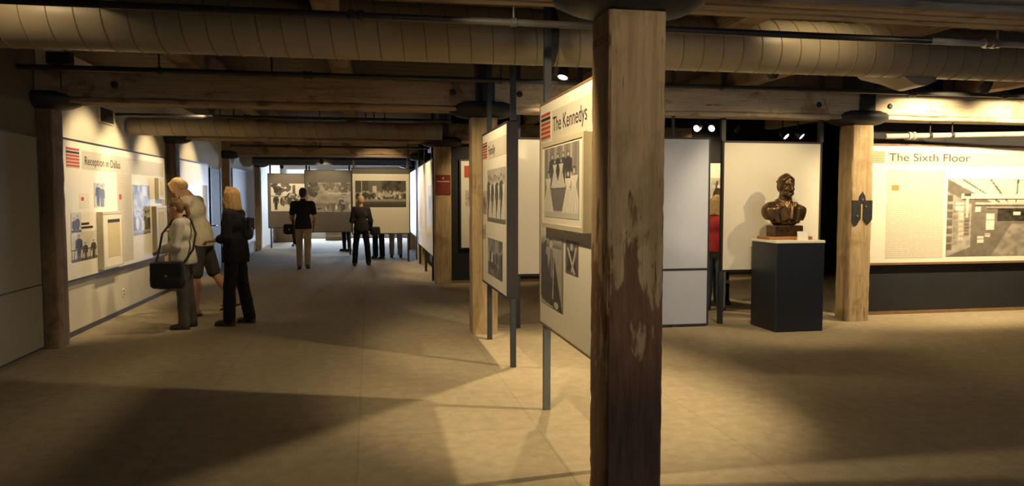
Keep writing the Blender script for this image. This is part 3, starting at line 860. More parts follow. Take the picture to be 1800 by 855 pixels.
def doc(x0, x1, z0, z1, head=True):
    def f(t, y):
        flat(t, 'document', x0, x1, z0, z1, M['document'], y)
        if head: flat(t, 'heading', x0, x1, z1 - 0.045, z1 - 0.005, M['ink'], y - 0.0015)
    return f
framed('cream framed yellowed document, leaning out under the small portrait photo of the reception panel', (xw, 9.12), R, 1.04, 1.82, 0.70, 1.425, 0.07, 0.03, M['frame_cream'], M['mount'], doc(1.24, 1.70, 0.84, 1.33))
framed('cream framed yellowed document beside the crowd photo of the reception panel', (xw, 9.12), R, 3.46, 4.05, 0.76, 1.47, 0.07, 0.03, M['frame_cream'], M['mount'], doc(3.60, 3.94, 0.88, 1.38, False))
framed('small narrow framed letter above the right document of the reception panel', (xw, 9.12), R, 3.66, 4.02, 1.58, 1.92, 0.06, 0.025, M['frame_cream'], M['mount'], doc(3.76, 3.94, 1.64, 1.88, False))

# ---- left wall: second panel, plain grey one, cool lit one
p = panel('cream wall panel with one photo and a dark left edge, beyond the reception panel', (xw, 14.42), R, 2.42, 0.69, 2.285, 0.05, M['panel'], M['frame_dark'], 0.03)
pc = Pic(60, 60, 0.4, 5).noise(0.4, 10, 10)
for q in range(16): pc.line((0.04 + q/16, 0.1 + 0.05*(q % 3)), (0.04 + q/16, 0.85 - 0.05*(q % 4)), 0.016, [0.05, 0.85, 0.3, 0.65][q % 4])
print_mesh('photo', pc, 0.5, 1.75, 1.42, 1.86, -0.003, p)
flat(p, 'text_block', 1.85, 2.3, 0.95, 1.86, M['text_white'])
p = panel('plain grey two-part wall panel left of the dark wall column', (X_L + 0.06, 6.3), R, 2.2, 0.06, 2.22, 0.05, M['panel_grey'], M['frame_dark'], 0.02)
flat(p, 'seam', 0, 2.2, 0.70, 0.715, M['frame_dark'], -0.004, 0.003)
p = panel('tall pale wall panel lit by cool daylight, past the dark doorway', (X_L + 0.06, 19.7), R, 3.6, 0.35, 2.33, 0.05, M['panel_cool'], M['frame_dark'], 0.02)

# ---- The Kennedys (right along -Y)
L_ = -PI / 2
kx, ky = 1.27, 5.55
p = panel('cream standing panel titled The Kennedys, partly behind the worn column', (kx, ky), L_, 1.50, 0.665, 2.285, 0.06, M['panel'], M['frame_brown'], 0.014, (0.09, 1.40), M['post_grey'])
flat(p, 'header_band', 0.37, 1.49, 2.00, 2.21, M['band'])
stripes(p, 0.03, 0.32, 2.02, 2.215, -0.002, RED6)
lettering('title_word', 'The Kennedys', 0.40, 2.065, 0.105, 0.84, -0.0035, M['ink'], p)
flat(p, 'red_square', 0.05, 0.12, 1.66, 1.71, M['red'], -0.0035)
flat(p, 'text_block', 0.03, 0.26, 1.36, 1.82, M['text_white'], -0.0015, 0.001)
pc = Pic(50, 90, 0.72, 6).noise(0.12).grad(0.45, 0.9, 0.85, 1.0).rect(0.92, 1, 0, 1, 0.6)
pc.poly([(0, 0.1), (0.12, 0.05), (0.62, 0.02), (0.66, 0.3), (0.58, 0.72), (0.45, 0.74), (0.36, 0.5), (0.30, 0.74), (0.0, 0.72)], 0.20).poly([(0.3, 0.95), (0.0, 0.85), (0.02, 0.6), (0.16, 0.58)], 0.22)
pc.ell(0.47, 0.90, 0.10, 0.075, 0.30).ell(0.48, 0.89, 0.085, 0.06, 0.85).line((0.62, 0.72), (0.58, 0.15), 0.02, 0.75).poly([(0.62, 0.74), (0.98, 0.0), (0.60, 0.0)], 0.15).ell(0.72, 0.06, 0.10, 0.05, 0.85).line((0.5, 0.8), (0.52, 0.45), 0.03, 0.55)
print_mesh('photo', pc, 0.04, 0.69, 0.82, 1.325, -0.003, p)
pc = Pic(44, 54, 0.30, 7).noise(0.3, 8, 8).poly([(0.05, 0.1), (0.5, 0.9), (0.95, 0.1)], 0.12).line((0.2, 0.75), (0.72, 0.05), 0.05, 0.85).line((0.85, 0.8), (0.5, 0.1), 0.05, 0.75).ell(0.5, 0.82, 0.12, 0.12, 0.75)
print_mesh('photo', pc, 0.76, 1.06, 1.11, 1.325, -0.003, p)
def group_photo(t, y):
    q = Pic(84, 100, 0.55, 8)
    for k in range(9): q.rect(k/9, k/9 + 0.05, 0.25, 1, 0.70 if k % 2 else 0.50)
    q.grad(0.8, 0.7, 0, 0.16)
    q.rect(0.24, 0.68, 0.1, 0.46, 0.38).rect(0.24, 0.68, 0.44, 0.48, 0.65)
    for k, u in enumerate((0.25, 0.42, 0.58, 0.72)): q.man(u, 0.40, 0.50, 0.10 if k % 2 else 0.16)
    for u in (0.33, 0.52): q.gown(u, 0.42, 0.40, 0.85)
    for u, h in ((0.12, 0.58), (0.72, 0.56), (0.88, 0.60)): q.gown(u, 0.08, h, 0.92)
    print_mesh('photo', q, 0.36, 1.24, 1.47, 1.94, y, t)
framed('cream box frame with a formal family group photo, hung on the panel The Kennedys', (kx, ky), L_, 0.27, 1.35, 1.395, 1.985, 0.055, 0.03, M['frame_cream'], M['mount'], group_photo, 'picture', 'framed_photograph')

# ---- Family
fx, fy = 1.27, 8.50
p = panel('narrow-looking standing panel titled Family with thick dark edge, between two columns', (fx, fy), L_, 1.54, 0.665, 2.30, 0.10, M['panel'], M['frame_dark'], 0.02, (0.17, 1.585), M['post'])
flat(p, 'header_band', 0.42, 1.52, 2.02, 2.20, M['band'])
stripes(p, 0.04, 0.35, 2.03, 2.21, -0.002, RED6)
lettering('title_word', 'Family', 0.45, 2.06, 0.10, 0.42, -0.0035, M['ink'], p)
pc = Pic(84, 60, 0.72, 9).grad(0.35, 0.45, 0, 0.18).noise(0.1)
for k in range(8): (pc.gown if k % 2 else pc.man)(0.09 + k*0.117, 0.08, 0.80 - 0.03*(k % 3), 0.92 if k % 2 else 0.15)
print_mesh('photo', pc, 0.36, 1.48, 1.35, 1.90, -0.003, p)
pc = Pic(30, 30, 0.8, 10).man(0.3, -0.1, 1.0, 0.1).man(0.7, -0.2, 0.9, 0.5)
print_mesh('photo', pc, 0.03, 0.33, 1.42, 1.68, -0.003, p)
pc = Pic(70, 60, 0.45, 11).noise(0.35, 8, 8).rect(0.5, 0.75, 0.3, 0.98, 0.6).rect(0.8, 1.0, 0, 1, 0.25).car(0.05, 0.2, 0.6, 0.12).crowd(0.3, 0.35, 9)
print_mesh('photo', pc, 0.40, 1.30, 0.78, 1.17, -0.003, p)
pc = Pic(30, 30, 0.82, 12).man(0.4, -0.1, 0.95, 0.06)
print_mesh('photo', pc, 0.02, 0.22, 1.14, 1.30, -0.003, p)

# ---- pale panels beyond, bust backdrop
p = panel('plain cream panel on short feet, glimpsed between Family and The Kennedys', (1.72, 8.98), 0, 0.90, 0.67, 2.31, 0.05, M['panel'], M['frame_dark'], 0.025, (0.06, 0.84), M['post'])
p = panel('plain pale panel tinted as by cool daylight, reaching almost to the floor, beside the worn column', (2.66, 8.70), 0, 1.46, 0.035, 2.32, 0.06, M['panel_cool'], M['post'], 0.022, (1.0,), M['post'], pw=0.03)
flat(p, 'seam', -0.02, 1.48, 0.705, 0.73, M['post'], -0.006, 0.005)
p = panel('plain cream panel on a dark frame behind the bronze bust', (4.385, 8.82), 0, 1.33, 0.69, 2.295, 0.05, M['panel'], M['frame_dark'], 0.025, (-0.012, 1.342), M['post'], pw=0.055)
# ---- panels on the deeper black wall
p = panel('cream panel with a red block on the deep black wall, behind the family panel column', (1.68, 13.97), 0, 1.6, 0.67, 2.29, 0.04, M['panel'], M['frame_dark'], 0.03)
flat(p, 'red_block', 0.06, 0.24, 1.98, 2.2, M['red'])
pc = Pic(50, 40, 0.8, 13).ell(0.4, 0.5, 0.3, 0.3, 0.2).noise(0.2)
print_mesh('photo', pc, 0.08, 0.7, 1.45, 1.75, -0.003, p)
p = panel('bright photo panel on the deep black wall, behind the visitor in red', (5.7, 13.97), 0, 1.8, 0.67, 2.29, 0.04, M['panel'], M['frame_dark'], 0.02)
pc = Pic(60, 60, 0.8, 14).noise(0.4, 14, 14)
for q in range(9): pc.line((0.1*q, 0.1), (0.1*q + 0.1, 0.9), 0.02, 0.2 if q % 2 else 0.7)
print_mesh('photo', pc, 0.5, 1.5, 1.2, 2.0, -0.003, p)
# ---- long cream panel down the aisle, cool panel behind it
p = panel('long cream panel running back from the red-signed column', (1.17, 18.6), L_, 4.40, 0.50, 2.33, 0.05, M['panel'], M['frame_dark'], 0.015, (0.3, 2.2, 4.1))
pc = Pic(50, 50, 0.75, 15).noise(0.25).man(0.4, 0, 0.9, 0.3).man(0.7, 0, 0.85, 0.45)
print_mesh('photo', pc, 3.2, 4.1, 1.1, 1.85, -0.003, p)
flat(p, 'text_block', 0.5, 2.6, 0.9, 2.0, M['text_white'])
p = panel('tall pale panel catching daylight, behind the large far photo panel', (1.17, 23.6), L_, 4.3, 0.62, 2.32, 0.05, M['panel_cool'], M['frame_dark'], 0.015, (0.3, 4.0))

# ---- The Sixth Floor
sx, sy = 6.50, 9.05
p = panel('bright wide panel titled The Sixth Floor on the black wall', (sx, sy), 0, 3.9, 0.72, 2.30, 0.06, M['panel'], M['frame_brown'], 0.03)
flat(p, 'header_band', 0.36, 3.85, 2.045, 2.225, M['band'])
stripes(p, 0.08, 0.32, 2.07, 2.225, -0.002, [M['orange']], 7, 0.30, M['panel'])
lettering('title_word', 'The Sixth Floor', 0.385, 2.10, 0.108, 1.26, -0.0035, M['ink_soft'], p)
flat(p, 'text_block', 0.37, 1.26, 0.78, 1.98, M['text_cream'])
flat(p, 'orange_square', 0.44, 0.55, 1.70, 1.775, M['orange'], -0.0035)
q = Pic(150, 90, 0.42, 16)
q.poly([(0, 1), (1, 1), (0.62, 0.66), (0.36, 0.66)], 0.85)
for k in range(5): q.line((0.1 + 0.2*k, 1.0), (0.40 + 0.045*k, 0.67), 0.008, 0.2)
for v0, v1, a, b2, tn in ((0.74, 0.81, 0.10, 0.95, 0.88), (0.66, 0.70, 0.20, 0.86, 0.75), (0.62, 0.645, 0.28, 0.74, 0.6)):
    q.rect(a, b2, v0, v1, tn); q.line((a, v0), (b2, v0), 0.006, 0.1)
q.poly([(0.0, 0.0), (1.0, 0.0), (0.60, 0.45), (0.42, 0.45)], 0.40).poly([(0.32, 0.0), (0.72, 0.0), (0.56, 0.42), (0.46, 0.42)], 0.55).rect(0.36, 0.62, 0.45, 0.62, 0.08).rect(0.47, 0.53, 0.53, 0.58, 0.95)
q.poly([(0, 0), (0.17, 0.12), (0.17, 0.68), (0, 0.84)], 0.62)
for k in range(7):
    for m_ in range(4):
        f0 = 1 - m_*0.2; u0 = m_*0.042; vv = 0.40 + (k - 3)*0.105*f0
        q.rect(u0, u0 + 0.034, vv, vv + 0.075*f0, 0.60 + 0.2*((k*3 + m_) % 3) - 0.25)
for u, v0, v1, w_ in ((0.72, 0.22, 0.74, 0.014), (0.66, 0.33, 0.67, 0.010), (0.84, 0.05, 0.82, 0.022), (0.13, 0.5, 0.80, 0.010)):
    q.rect(u, u + w_*2, v0, v1, 0.82); q.rect(u - 0.015, u + w_*2 + 0.015, v1 - 0.02, v1 + 0.015, 0.12)
for u, v, w_, h in ((0.06, 0.60, 0.06, 0.10), (0.20, 0.58, 0.04, 0.07), (0.28, 0.34, 0.06, 0.22), (0.22, 0.17, 0.045, 0.09), (0.27, 0.25, 0.045, 0.05), (0.86, 0.02, 0.12, 0.26), (0.74, 0.26, 0.05, 0.1)):
    q.rect(u, u + w_, v, v + h, 0.88); q.line((u, v + h*0.6), (u + w_, v + h*0.6), 0.004, 0.5)
q.noise(0.16, 40, 26)
print_mesh('photo', q, 1.31, 3.55, 0.79, 1.86, -0.003, p)
for z in (2.19, 0.98): tag(MB().tube([(6.37, 9.075, z), (6.465, 9.075, z)], 0.032, 14).build('mounting_bar', M['white'], None, smooth=True), 'short white round bar between the strapped column and The Sixth Floor panel, ' + ('upper one' if z > 2 else 'lower one'), 'bar')

# ---- far photo panels
p = panel('large cream panel with a wide street photo, facing the aisle', (-0.41, 19.05), 0, 1.39, 0.72, 2.32, 0.05, M['panel'], M['frame_dark'], 0.025, (0.03, 1.36), M['post'])
flat(p, 'header_band', 0, 1.39, 2.20, 2.32, M['panel_dark'])
q = Pic(100, 64, 0.22, 17).rect(0.26, 0.52, 0.40, 1, 0.40).rect(0.34, 0.42, 0.55, 0.80, 0.9).rect(0.12, 0.135, 0.45, 1, 0.75).tree(0.72, 0.85, 0.28, 0.05).grad(0.10, 0.28, 0, 0.22).rect(0, 1, 0.22, 0.32, 0.62).crowd(0.30, 0.24, 70, 0.1, 0.9).car(0.50, 0.38, 0.30, 0.7)
print_mesh('photo', q, 0.065, 1.31, 1.37, 2.03, -0.003, p)
p = panel('brown-grey panel with a park photo, between two other photo panels', (-1.75, 21.6), 0, 1.24, 0.66, 2.36, 0.05, M['panel_dark'], M['frame_dark'], 0.02, (0.04, 1.2), M['post'])
q = Pic(100, 66, 0.60, 18).noise(0.2).grad(0.62, 0.5, 0, 0.3).tree(0.15, 0.8, 0.3).tree(0.5, 0.9, 0.2, 0.2).tree(0.85, 0.82, 0.26, 0.2).rect(0.45, 0.95, 0.62, 0.66, 0.8).man(0.78, 0.0, 0.5, 0.25).man(0.58, 0, 0.35, 0.4).car(0.0, 0.1, 0.32, 0.35).crowd(0.05, 0.25, 8, 0.2)
print_mesh('photo', q, 0.07, 1.23, 1.21, 2.03, -0.003, p)
p = panel('brown-grey panel with a high-contrast photo, beside the crate', (-3.16, 25.0), 0, 1.35, 0.66, 2.36, 0.05, M['panel_dark'], M['frame_dark'], 0.025, (0.06, 1.27), M['post'])
q = Pic(90, 70, 0.92, 19).tree(0.28, 0.85, 0.30, 0.05).rect(0.60, 0.68, 0.62, 0.95, 0.2).car(0.38, 0.42, 0.50, 0.1).line((0.0, 0.55), (0.9, 0.45), 0.012, 0.2).man(0.14, 0.05, 0.55, 0.1).crowd(0.15, 0.3, 16, 0.05, 0.5, 0.25, 0.95)
print_mesh('photo', q, 0.07, 1.18, 1.18, 2.06, -0.003, p)

# ---- red sign on the third column, stamp on the near one, strap on the right one
cx, cyf = XC[1], YR[2] - CW/2
t = thing('column_sign', 'dark red sign with pale small lettering fixed to a timber column', 'sign', (cx, cyf - 0.008, 1.66))
MB().box(-0.135, 0.135, -0.006, 0.004, 0, 0.36).build('plate', M['sign_red'], t, bevel=0.002)
flat(t, 'small_text', -0.11, 0.11, 0.04, 0.21, M['sign_small'], -0.008)
flat(t, 'heading', -0.115, 0.115, 0.232, 0.252, M['sign_text'], -0.008)
MB().lathe([(0.02, 0), (0.02, 0.002)], 12).build('emblem', M['sign_text'], t).matrix_local = Matrix.Translation((0, -0.007, 0.30)) @ Matrix.Rotation(PI/2, 4, 'X')
st = lettering('stencil_mark', 'S.ROSOK3', 0.0, 0.0, 0.042, 0.25, 0.0, M['ink_stamp'], columns[(1, 0)])
st.matrix_local = Matrix.Translation((-CW/2 - 0.003, CW/2 - 0.025, ZT - 0.15)) @ Matrix.Rotation(-PI/2, 4, 'Z')
t = columns[(2, 1)]
sp_ = MB().prism([(-0.145,0.02),(-0.115,-0.02),(-0.075,-0.02),(-0.045,0.03),(-0.02,0.06),(-0.02,0.27),(0.005,0.27),(0.02,0.27),(0.02,0.06),(0.05,0.02),(0.085,-0.01),(0.125,0.03),(0.145,0.06),(0.145,0.30),(0.045,0.30),(0.035,0.36),(0.0,0.41),(-0.035,0.36),(-0.045,0.30),(-0.145,0.30)], -0.012, 0.0).build('iron_strap', M['iron'], t)
sp_.location = (0, -CW/2 - 0.001, 1.27)
for bx, bz in ((0.05, 0.22), (-0.07, 0.10), (0.0, 0.31)): MB().lathe([(0.014, 0), (0.012, 0.008)], 10).build('rivet', M['chrome'], sp_).matrix_local = Matrix.Translation((bx, -0.012, bz)) @ Matrix.Rotation(PI/2, 4, 'X')

# ---- crates near the far windows
def crate(label, x, y, w, d, h):
    t = thing('carton', label, 'box', (x, y, 0))
    MB().box(-w/2, w/2, -d/2, d/2, 0, h).build('box_body', M['carton'], t, bevel=0.005)
    MB().box(-w/2, w/2, -d/2 - 0.002, -d/2, h*0.42, h*0.50).box(-0.04, 0.04, -d/2 - 0.003, d/2, h, h + 0.002).build('tape', M['band'], t)
    return t
crate('tall brown carton standing by the far left column', -3.05, 28.6, 0.62, 0.5, 1.25)
crate('low brown carton on the floor below the park photo panel', -1.25, 29.4, 0.8, 0.5, 0.36)

# ---------------------------------------------------------------- smooth bodies: distance fields turned into one mesh
class SDF:
    def __init__(s, k=0.02):
        s.pr = []; s.k = k
    def cap(s, a, b, ra, rb=None, m=0, k=None, sub=False, fl=(1, 1, 1)):
        s.pr.append(('c', np.array(a, float), np.array(b, float), ra, ra if rb is None else rb, m, s.k if k is None else k, sub, None)); return s
    def ell(s, c, r, m=0, k=None, R=None, sub=False):
        s.pr.append(('e', np.array(c, float), np.array(r, float), None if R is None else np.array(R), 0, m, s.k if k is None else k, sub, None)); return s
    def box(s, c, h, rd=0.01, m=0, k=None, R=None, sub=False):
        s.pr.append(('b', np.array(c, float), np.array(h, float), None if R is None else np.array(R), rd, m, s.k if k is None else k, sub, None)); return s
    def chain(s, pts, rs, m=0, k=None):
        for i in range(len(pts) - 1): s.cap(pts[i], pts[i+1], rs[i], rs[i+1], m, k)
        return s
    def bounds(s, pad):
        lo = np.full(3, 1e9); hi = -lo
        for p in s.pr:
            if p[7]: continue
            if p[0] == 'c':
                r = max(p[3], p[4]); lo = np.minimum(lo, np.minimum(p[1], p[2]) - r); hi = np.maximum(hi, np.maximum(p[1], p[2]) + r)
            else:
                r = np.linalg.norm(p[2]) if p[3] is not None else p[2] + p[4]
                lo = np.minimum(lo, p[1] - r); hi = np.maximum(hi, p[1] + r)
        return lo - pad, hi + pad
    def mesh(s, h):
        lo, hi = s.bounds(2.5*h)
        n = np.ceil((hi - lo) / h).astype(int) + 1
        D = np.full(n, 0.25, np.float32); I = np.zeros(n, np.int8)
        ax = [lo[i] + np.arange(n[i]) * h for i in range(3)]
        for (ty, A, B, C, E_, m, k, sub, _) in s.pr:
            if ty == 'c':
                r = max(C, E_); l = np.minimum(A, B) - r; u = np.maximum(A, B) + r
            else:
                r = np.linalg.norm(B) if C is not None else B + E_
                l = A - r; u = A + r
            pad = k*2 + 3*h
            i0 = np.clip(np.floor((l - pad - lo)/h).astype(int), 0, n); i1 = np.clip(np.ceil((u + pad - lo)/h).astype(int) + 1, 0, n)
            if (i1 <= i0).any(): continue
            sl = tuple(slice(a, b) for a, b in zip(i0, i1))
            X, Y, Z = np.meshgrid(*[ax[i][sl[i]] for i in range(3)], indexing='ij', sparse=True)
            if ty == 'c':
                d = B - A; L = max((d*d).sum(), 1e-12)
                t = np.clip(((X-A[0])*d[0] + (Y-A[1])*d[1] + (Z-A[2])*d[2]) / L, 0, 1)
                q = np.sqrt((X-A[0]-t*d[0])**2 + (Y-A[1]-t*d[1])**2 + (Z-A[2]-t*d[2])**2) - (C + (E_-C)*t)
            else:
                x, y, z = X-A[0], Y-A[1], Z-A[2]
                if C is not None:
                    Rt = C.T
                    x, y, z = (Rt[0,0]*x+Rt[0,1]*y+Rt[0,2]*z, Rt[1,0]*x+Rt[1,1]*y+Rt[1,2]*z, Rt[2,0]*x+Rt[2,1]*y+Rt[2,2]*z)
                if ty == 'e':
                    k0 = np.sqrt((x/B[0])**2 + (y/B[1])**2 + (z/B[2])**2); k1 = np.sqrt((x/B[0]**2)**2 + (y/B[1]**2)**2 + (z/B[2]**2)**2)
                    q = k0*(k0-1)/np.maximum(k1, 1e-6)
                else:
                    qx, qy, qz = np.abs(x)-B[0]+E_, np.abs(y)-B[1]+E_, np.abs(z)-B[2]+E_
                    q = np.sqrt(np.maximum(qx,0)**2+np.maximum(qy,0)**2+np.maximum(qz,0)**2) + np.minimum(np.maximum(qx,np.maximum(qy,qz)),0) - E_
            q = q.astype(np.float32); cur = D[sl]
            if sub:
                hh = np.clip(0.5 - 0.5*(cur + q)/k, 0, 1); D[sl] = cur*(1-hh) + (-q)*hh + k*hh*(1-hh)
            else:
                I[sl] = np.where(q < cur, m, I[sl])
                hh = np.clip(0.5 + 0.5*(cur - q)/k, 0, 1); D[sl] = cur*(1-hh) + q*hh - k*hh*(1-hh)
        return surface_nets(D, I, lo, h)

def surface_nets(D, I, lo, h):
    ins = D < 0
    c = ins[:-1,:-1,:-1].astype(np.int8)
    tot = np.zeros_like(c)
    offs = [(a,b_,c_) for a in (0,1) for b_ in (0,1) for c_ in (0,1)]
    nx, ny, nz = D.shape
    for a,b_,c_ in offs: tot += ins[a:nx-1+a, b_:ny-1+b_, c_:nz-1+c_]
    act = np.argwhere((tot > 0) & (tot < 8))
    idx = np.full((nx-1, ny-1, nz-1), -1, np.int64); idx[tuple(act.T)] = np.arange(len(act))
    V = {o: D[act[:,0]+o[0], act[:,1]+o[1], act[:,2]+o[2]] for o in offs}
    acc = np.zeros((len(act), 3)); cnt = np.zeros(len(act))
    for o in offs:
        for ax_ in range(3):
            if o[ax_]: continue
            p = list(o); p[ax_] = 1; p = tuple(p)
            va, vb = V[o], V[p]; m = (va < 0) != (vb < 0)
            t = np.where(m, va/np.where(m, va - vb, 1), 0)
            for i in range(3): acc[:, i] += np.where(m, o[i] + (t if i == ax_ else 0), 0)
            cnt += m
    P = lo + (act + acc/cnt[:,None]) * h
    faces = []
    for ax_ in range(3):
        sl0 = [slice(1, -1)]*3; sl0[ax_] = slice(0, -1); sl1 = list(sl0); sl1[ax_] = slice(1, None)
        A, B = ins[tuple(sl0)], ins[tuple(sl1)]
        e = np.argwhere(A != B); flip = B[tuple(e.T)]
        g_ = e.copy()
        for i in range(3):
            if i != ax_: g_[:, i] += 1
        u, w = (ax_+1) % 3, (ax_+2) % 3
        def cell(du, dw):
            q = g_.copy(); q[:, u] -= du; q[:, w] -= dw; return idx[tuple(q.T)]
        q = np.stack([cell(1,1), cell(0,1), cell(0,0), cell(1,0)], 1)
        q[flip] = q[flip][:, ::-1]
        faces.append(q)
    F = np.concatenate(faces); F = F[(F >= 0).all(1)]
    mi = I[act[F[:,0],0], act[F[:,0],1], act[F[:,0],2]]
    return P, F, mi
def sdf_obj(name, s, h, mats, parent, relax=2):
    P, F, mi = s.mesh(h)
    for _ in range(relax):       # a little smoothing
        acc = np.zeros_like(P); cnt = np.zeros(len(P))
        for a in range(4):
            np.add.at(acc, F[:, a], P[F[:, (a+1) % 4]]); np.add.at(cnt, F[:, a], 1)
            np.add.at(acc, F[:, a], P[F[:, (a-1) % 4]]); np.add.at(cnt, F[:, a], 1)
        P = P*0.55 + 0.45*acc/np.maximum(cnt, 1)[:, None]
    me = bpy.data.meshes.new(name)
    me.vertices.add(len(P)); me.vertices.foreach_set('co', P.astype(np.float32).ravel())
    me.loops.add(F.size); me.loops.foreach_set('vertex_index', F.astype(np.int32).ravel())
    me.polygons.add(len(F)); me.polygons.foreach_set('loop_start', (np.arange(len(F))*4).astype(np.int32))
    mats = mats if isinstance(mats, (list, tuple)) else [mats]
    for m in mats: me.materials.append(m)
    me.update(calc_edges=True)
    me.polygons.foreach_set('material_index', np.minimum(mi, len(mats)-1).astype(np.int32))
    me.polygons.foreach_set('use_smooth', np.ones(len(F), bool))
    me.validate()
    o = bpy.data.objects.new(name, me); COL.objects.link(o); o.parent = parent
    return o

def rotm(ax_, a):
    return np.array(Matrix.Rotation(a, 3, ax_))
def cloth(name, c, fold=0.5):
    t = NT(name)
    n1 = t.noise(t.coords((1, 1, 0.5), 3.0), 9.0, 4, 0.55, 0.8); n2 = t.noise(t.coords((1,1,1)), 160.0, 2)
    t.base(t.ramp(n1, [(0.3, tuple(x*0.8 for x in c)), (0.7, tuple(min(1, x*1.12) for x in c))]))
    t.bump(t.math('ADD', n1, t.math('MULTIPLY', n2, 0.12)), fold, 0.03)
    return t.set(0.9, 0, 0.15)
M['skin'] = plain('skin', (0.52,0.30,0.19), 0.55, 0, 0.35, 0.06)
M['lip'] = plain('lip', (0.42,0.17,0.12), 0.5)
M['eye'] = plain('eye', (0.05,0.035,0.03), 0.3)
M['blond'] = plain('dark blond hair', (0.36,0.22,0.09), 0.6, 0, 0.3, 0.35, 45, 0.5)
M['lightblond'] = plain('light blond hair', (0.50,0.34,0.16), 0.6, 0, 0.3, 0.3, 45, 0.5)
M['mid_hair'] = plain('light brown hair', (0.22,0.125,0.055), 0.6, 0, 0.3, 0.35, 45, 0.5)
M['brown_hair'] = plain('brown hair', (0.13,0.075,0.035), 0.6, 0, 0.3, 0.35, 45, 0.5)
M['dark_hair'] = plain('near-black hair', (0.022,0.018,0.016), 0.55, 0, 0.35, 0.3, 45, 0.5)
M['c_cream'] = cloth('cream cotton', (0.62,0.55,0.42)); M['c_hood'] = cloth('off-white fleece', (0.62,0.58,0.50))
M['c_black'] = cloth('black cloth', (0.020,0.019,0.021)); M['c_char'] = cloth('charcoal cloth', (0.045,0.043,0.046))
M['c_grey'] = cloth('grey-brown trouser cloth', (0.10,0.090,0.082)); M['c_short'] = cloth('dark plaid cloth', (0.065,0.06,0.062))
M['c_beige'] = cloth('khaki cloth', (0.40,0.33,0.22)); M['c_red'] = cloth('red knit', (0.48,0.05,0.06)); M['c_jean'] = cloth('blue denim', (0.10,0.14,0.20))
M['leather'] = plain('dark leather', (0.03,0.025,0.022), 0.5); M['shoe'] = plain('shoe leather', (0.05,0.037,0.028), 0.5); M['sole'] = plain('rubber sole', (0.02,0.02,0.02), 0.8)
M['c_pack'] = plain('black nylon', (0.017,0.017,0.019), 0.6, 0, 0.35, 0.2, 20, 0.3)

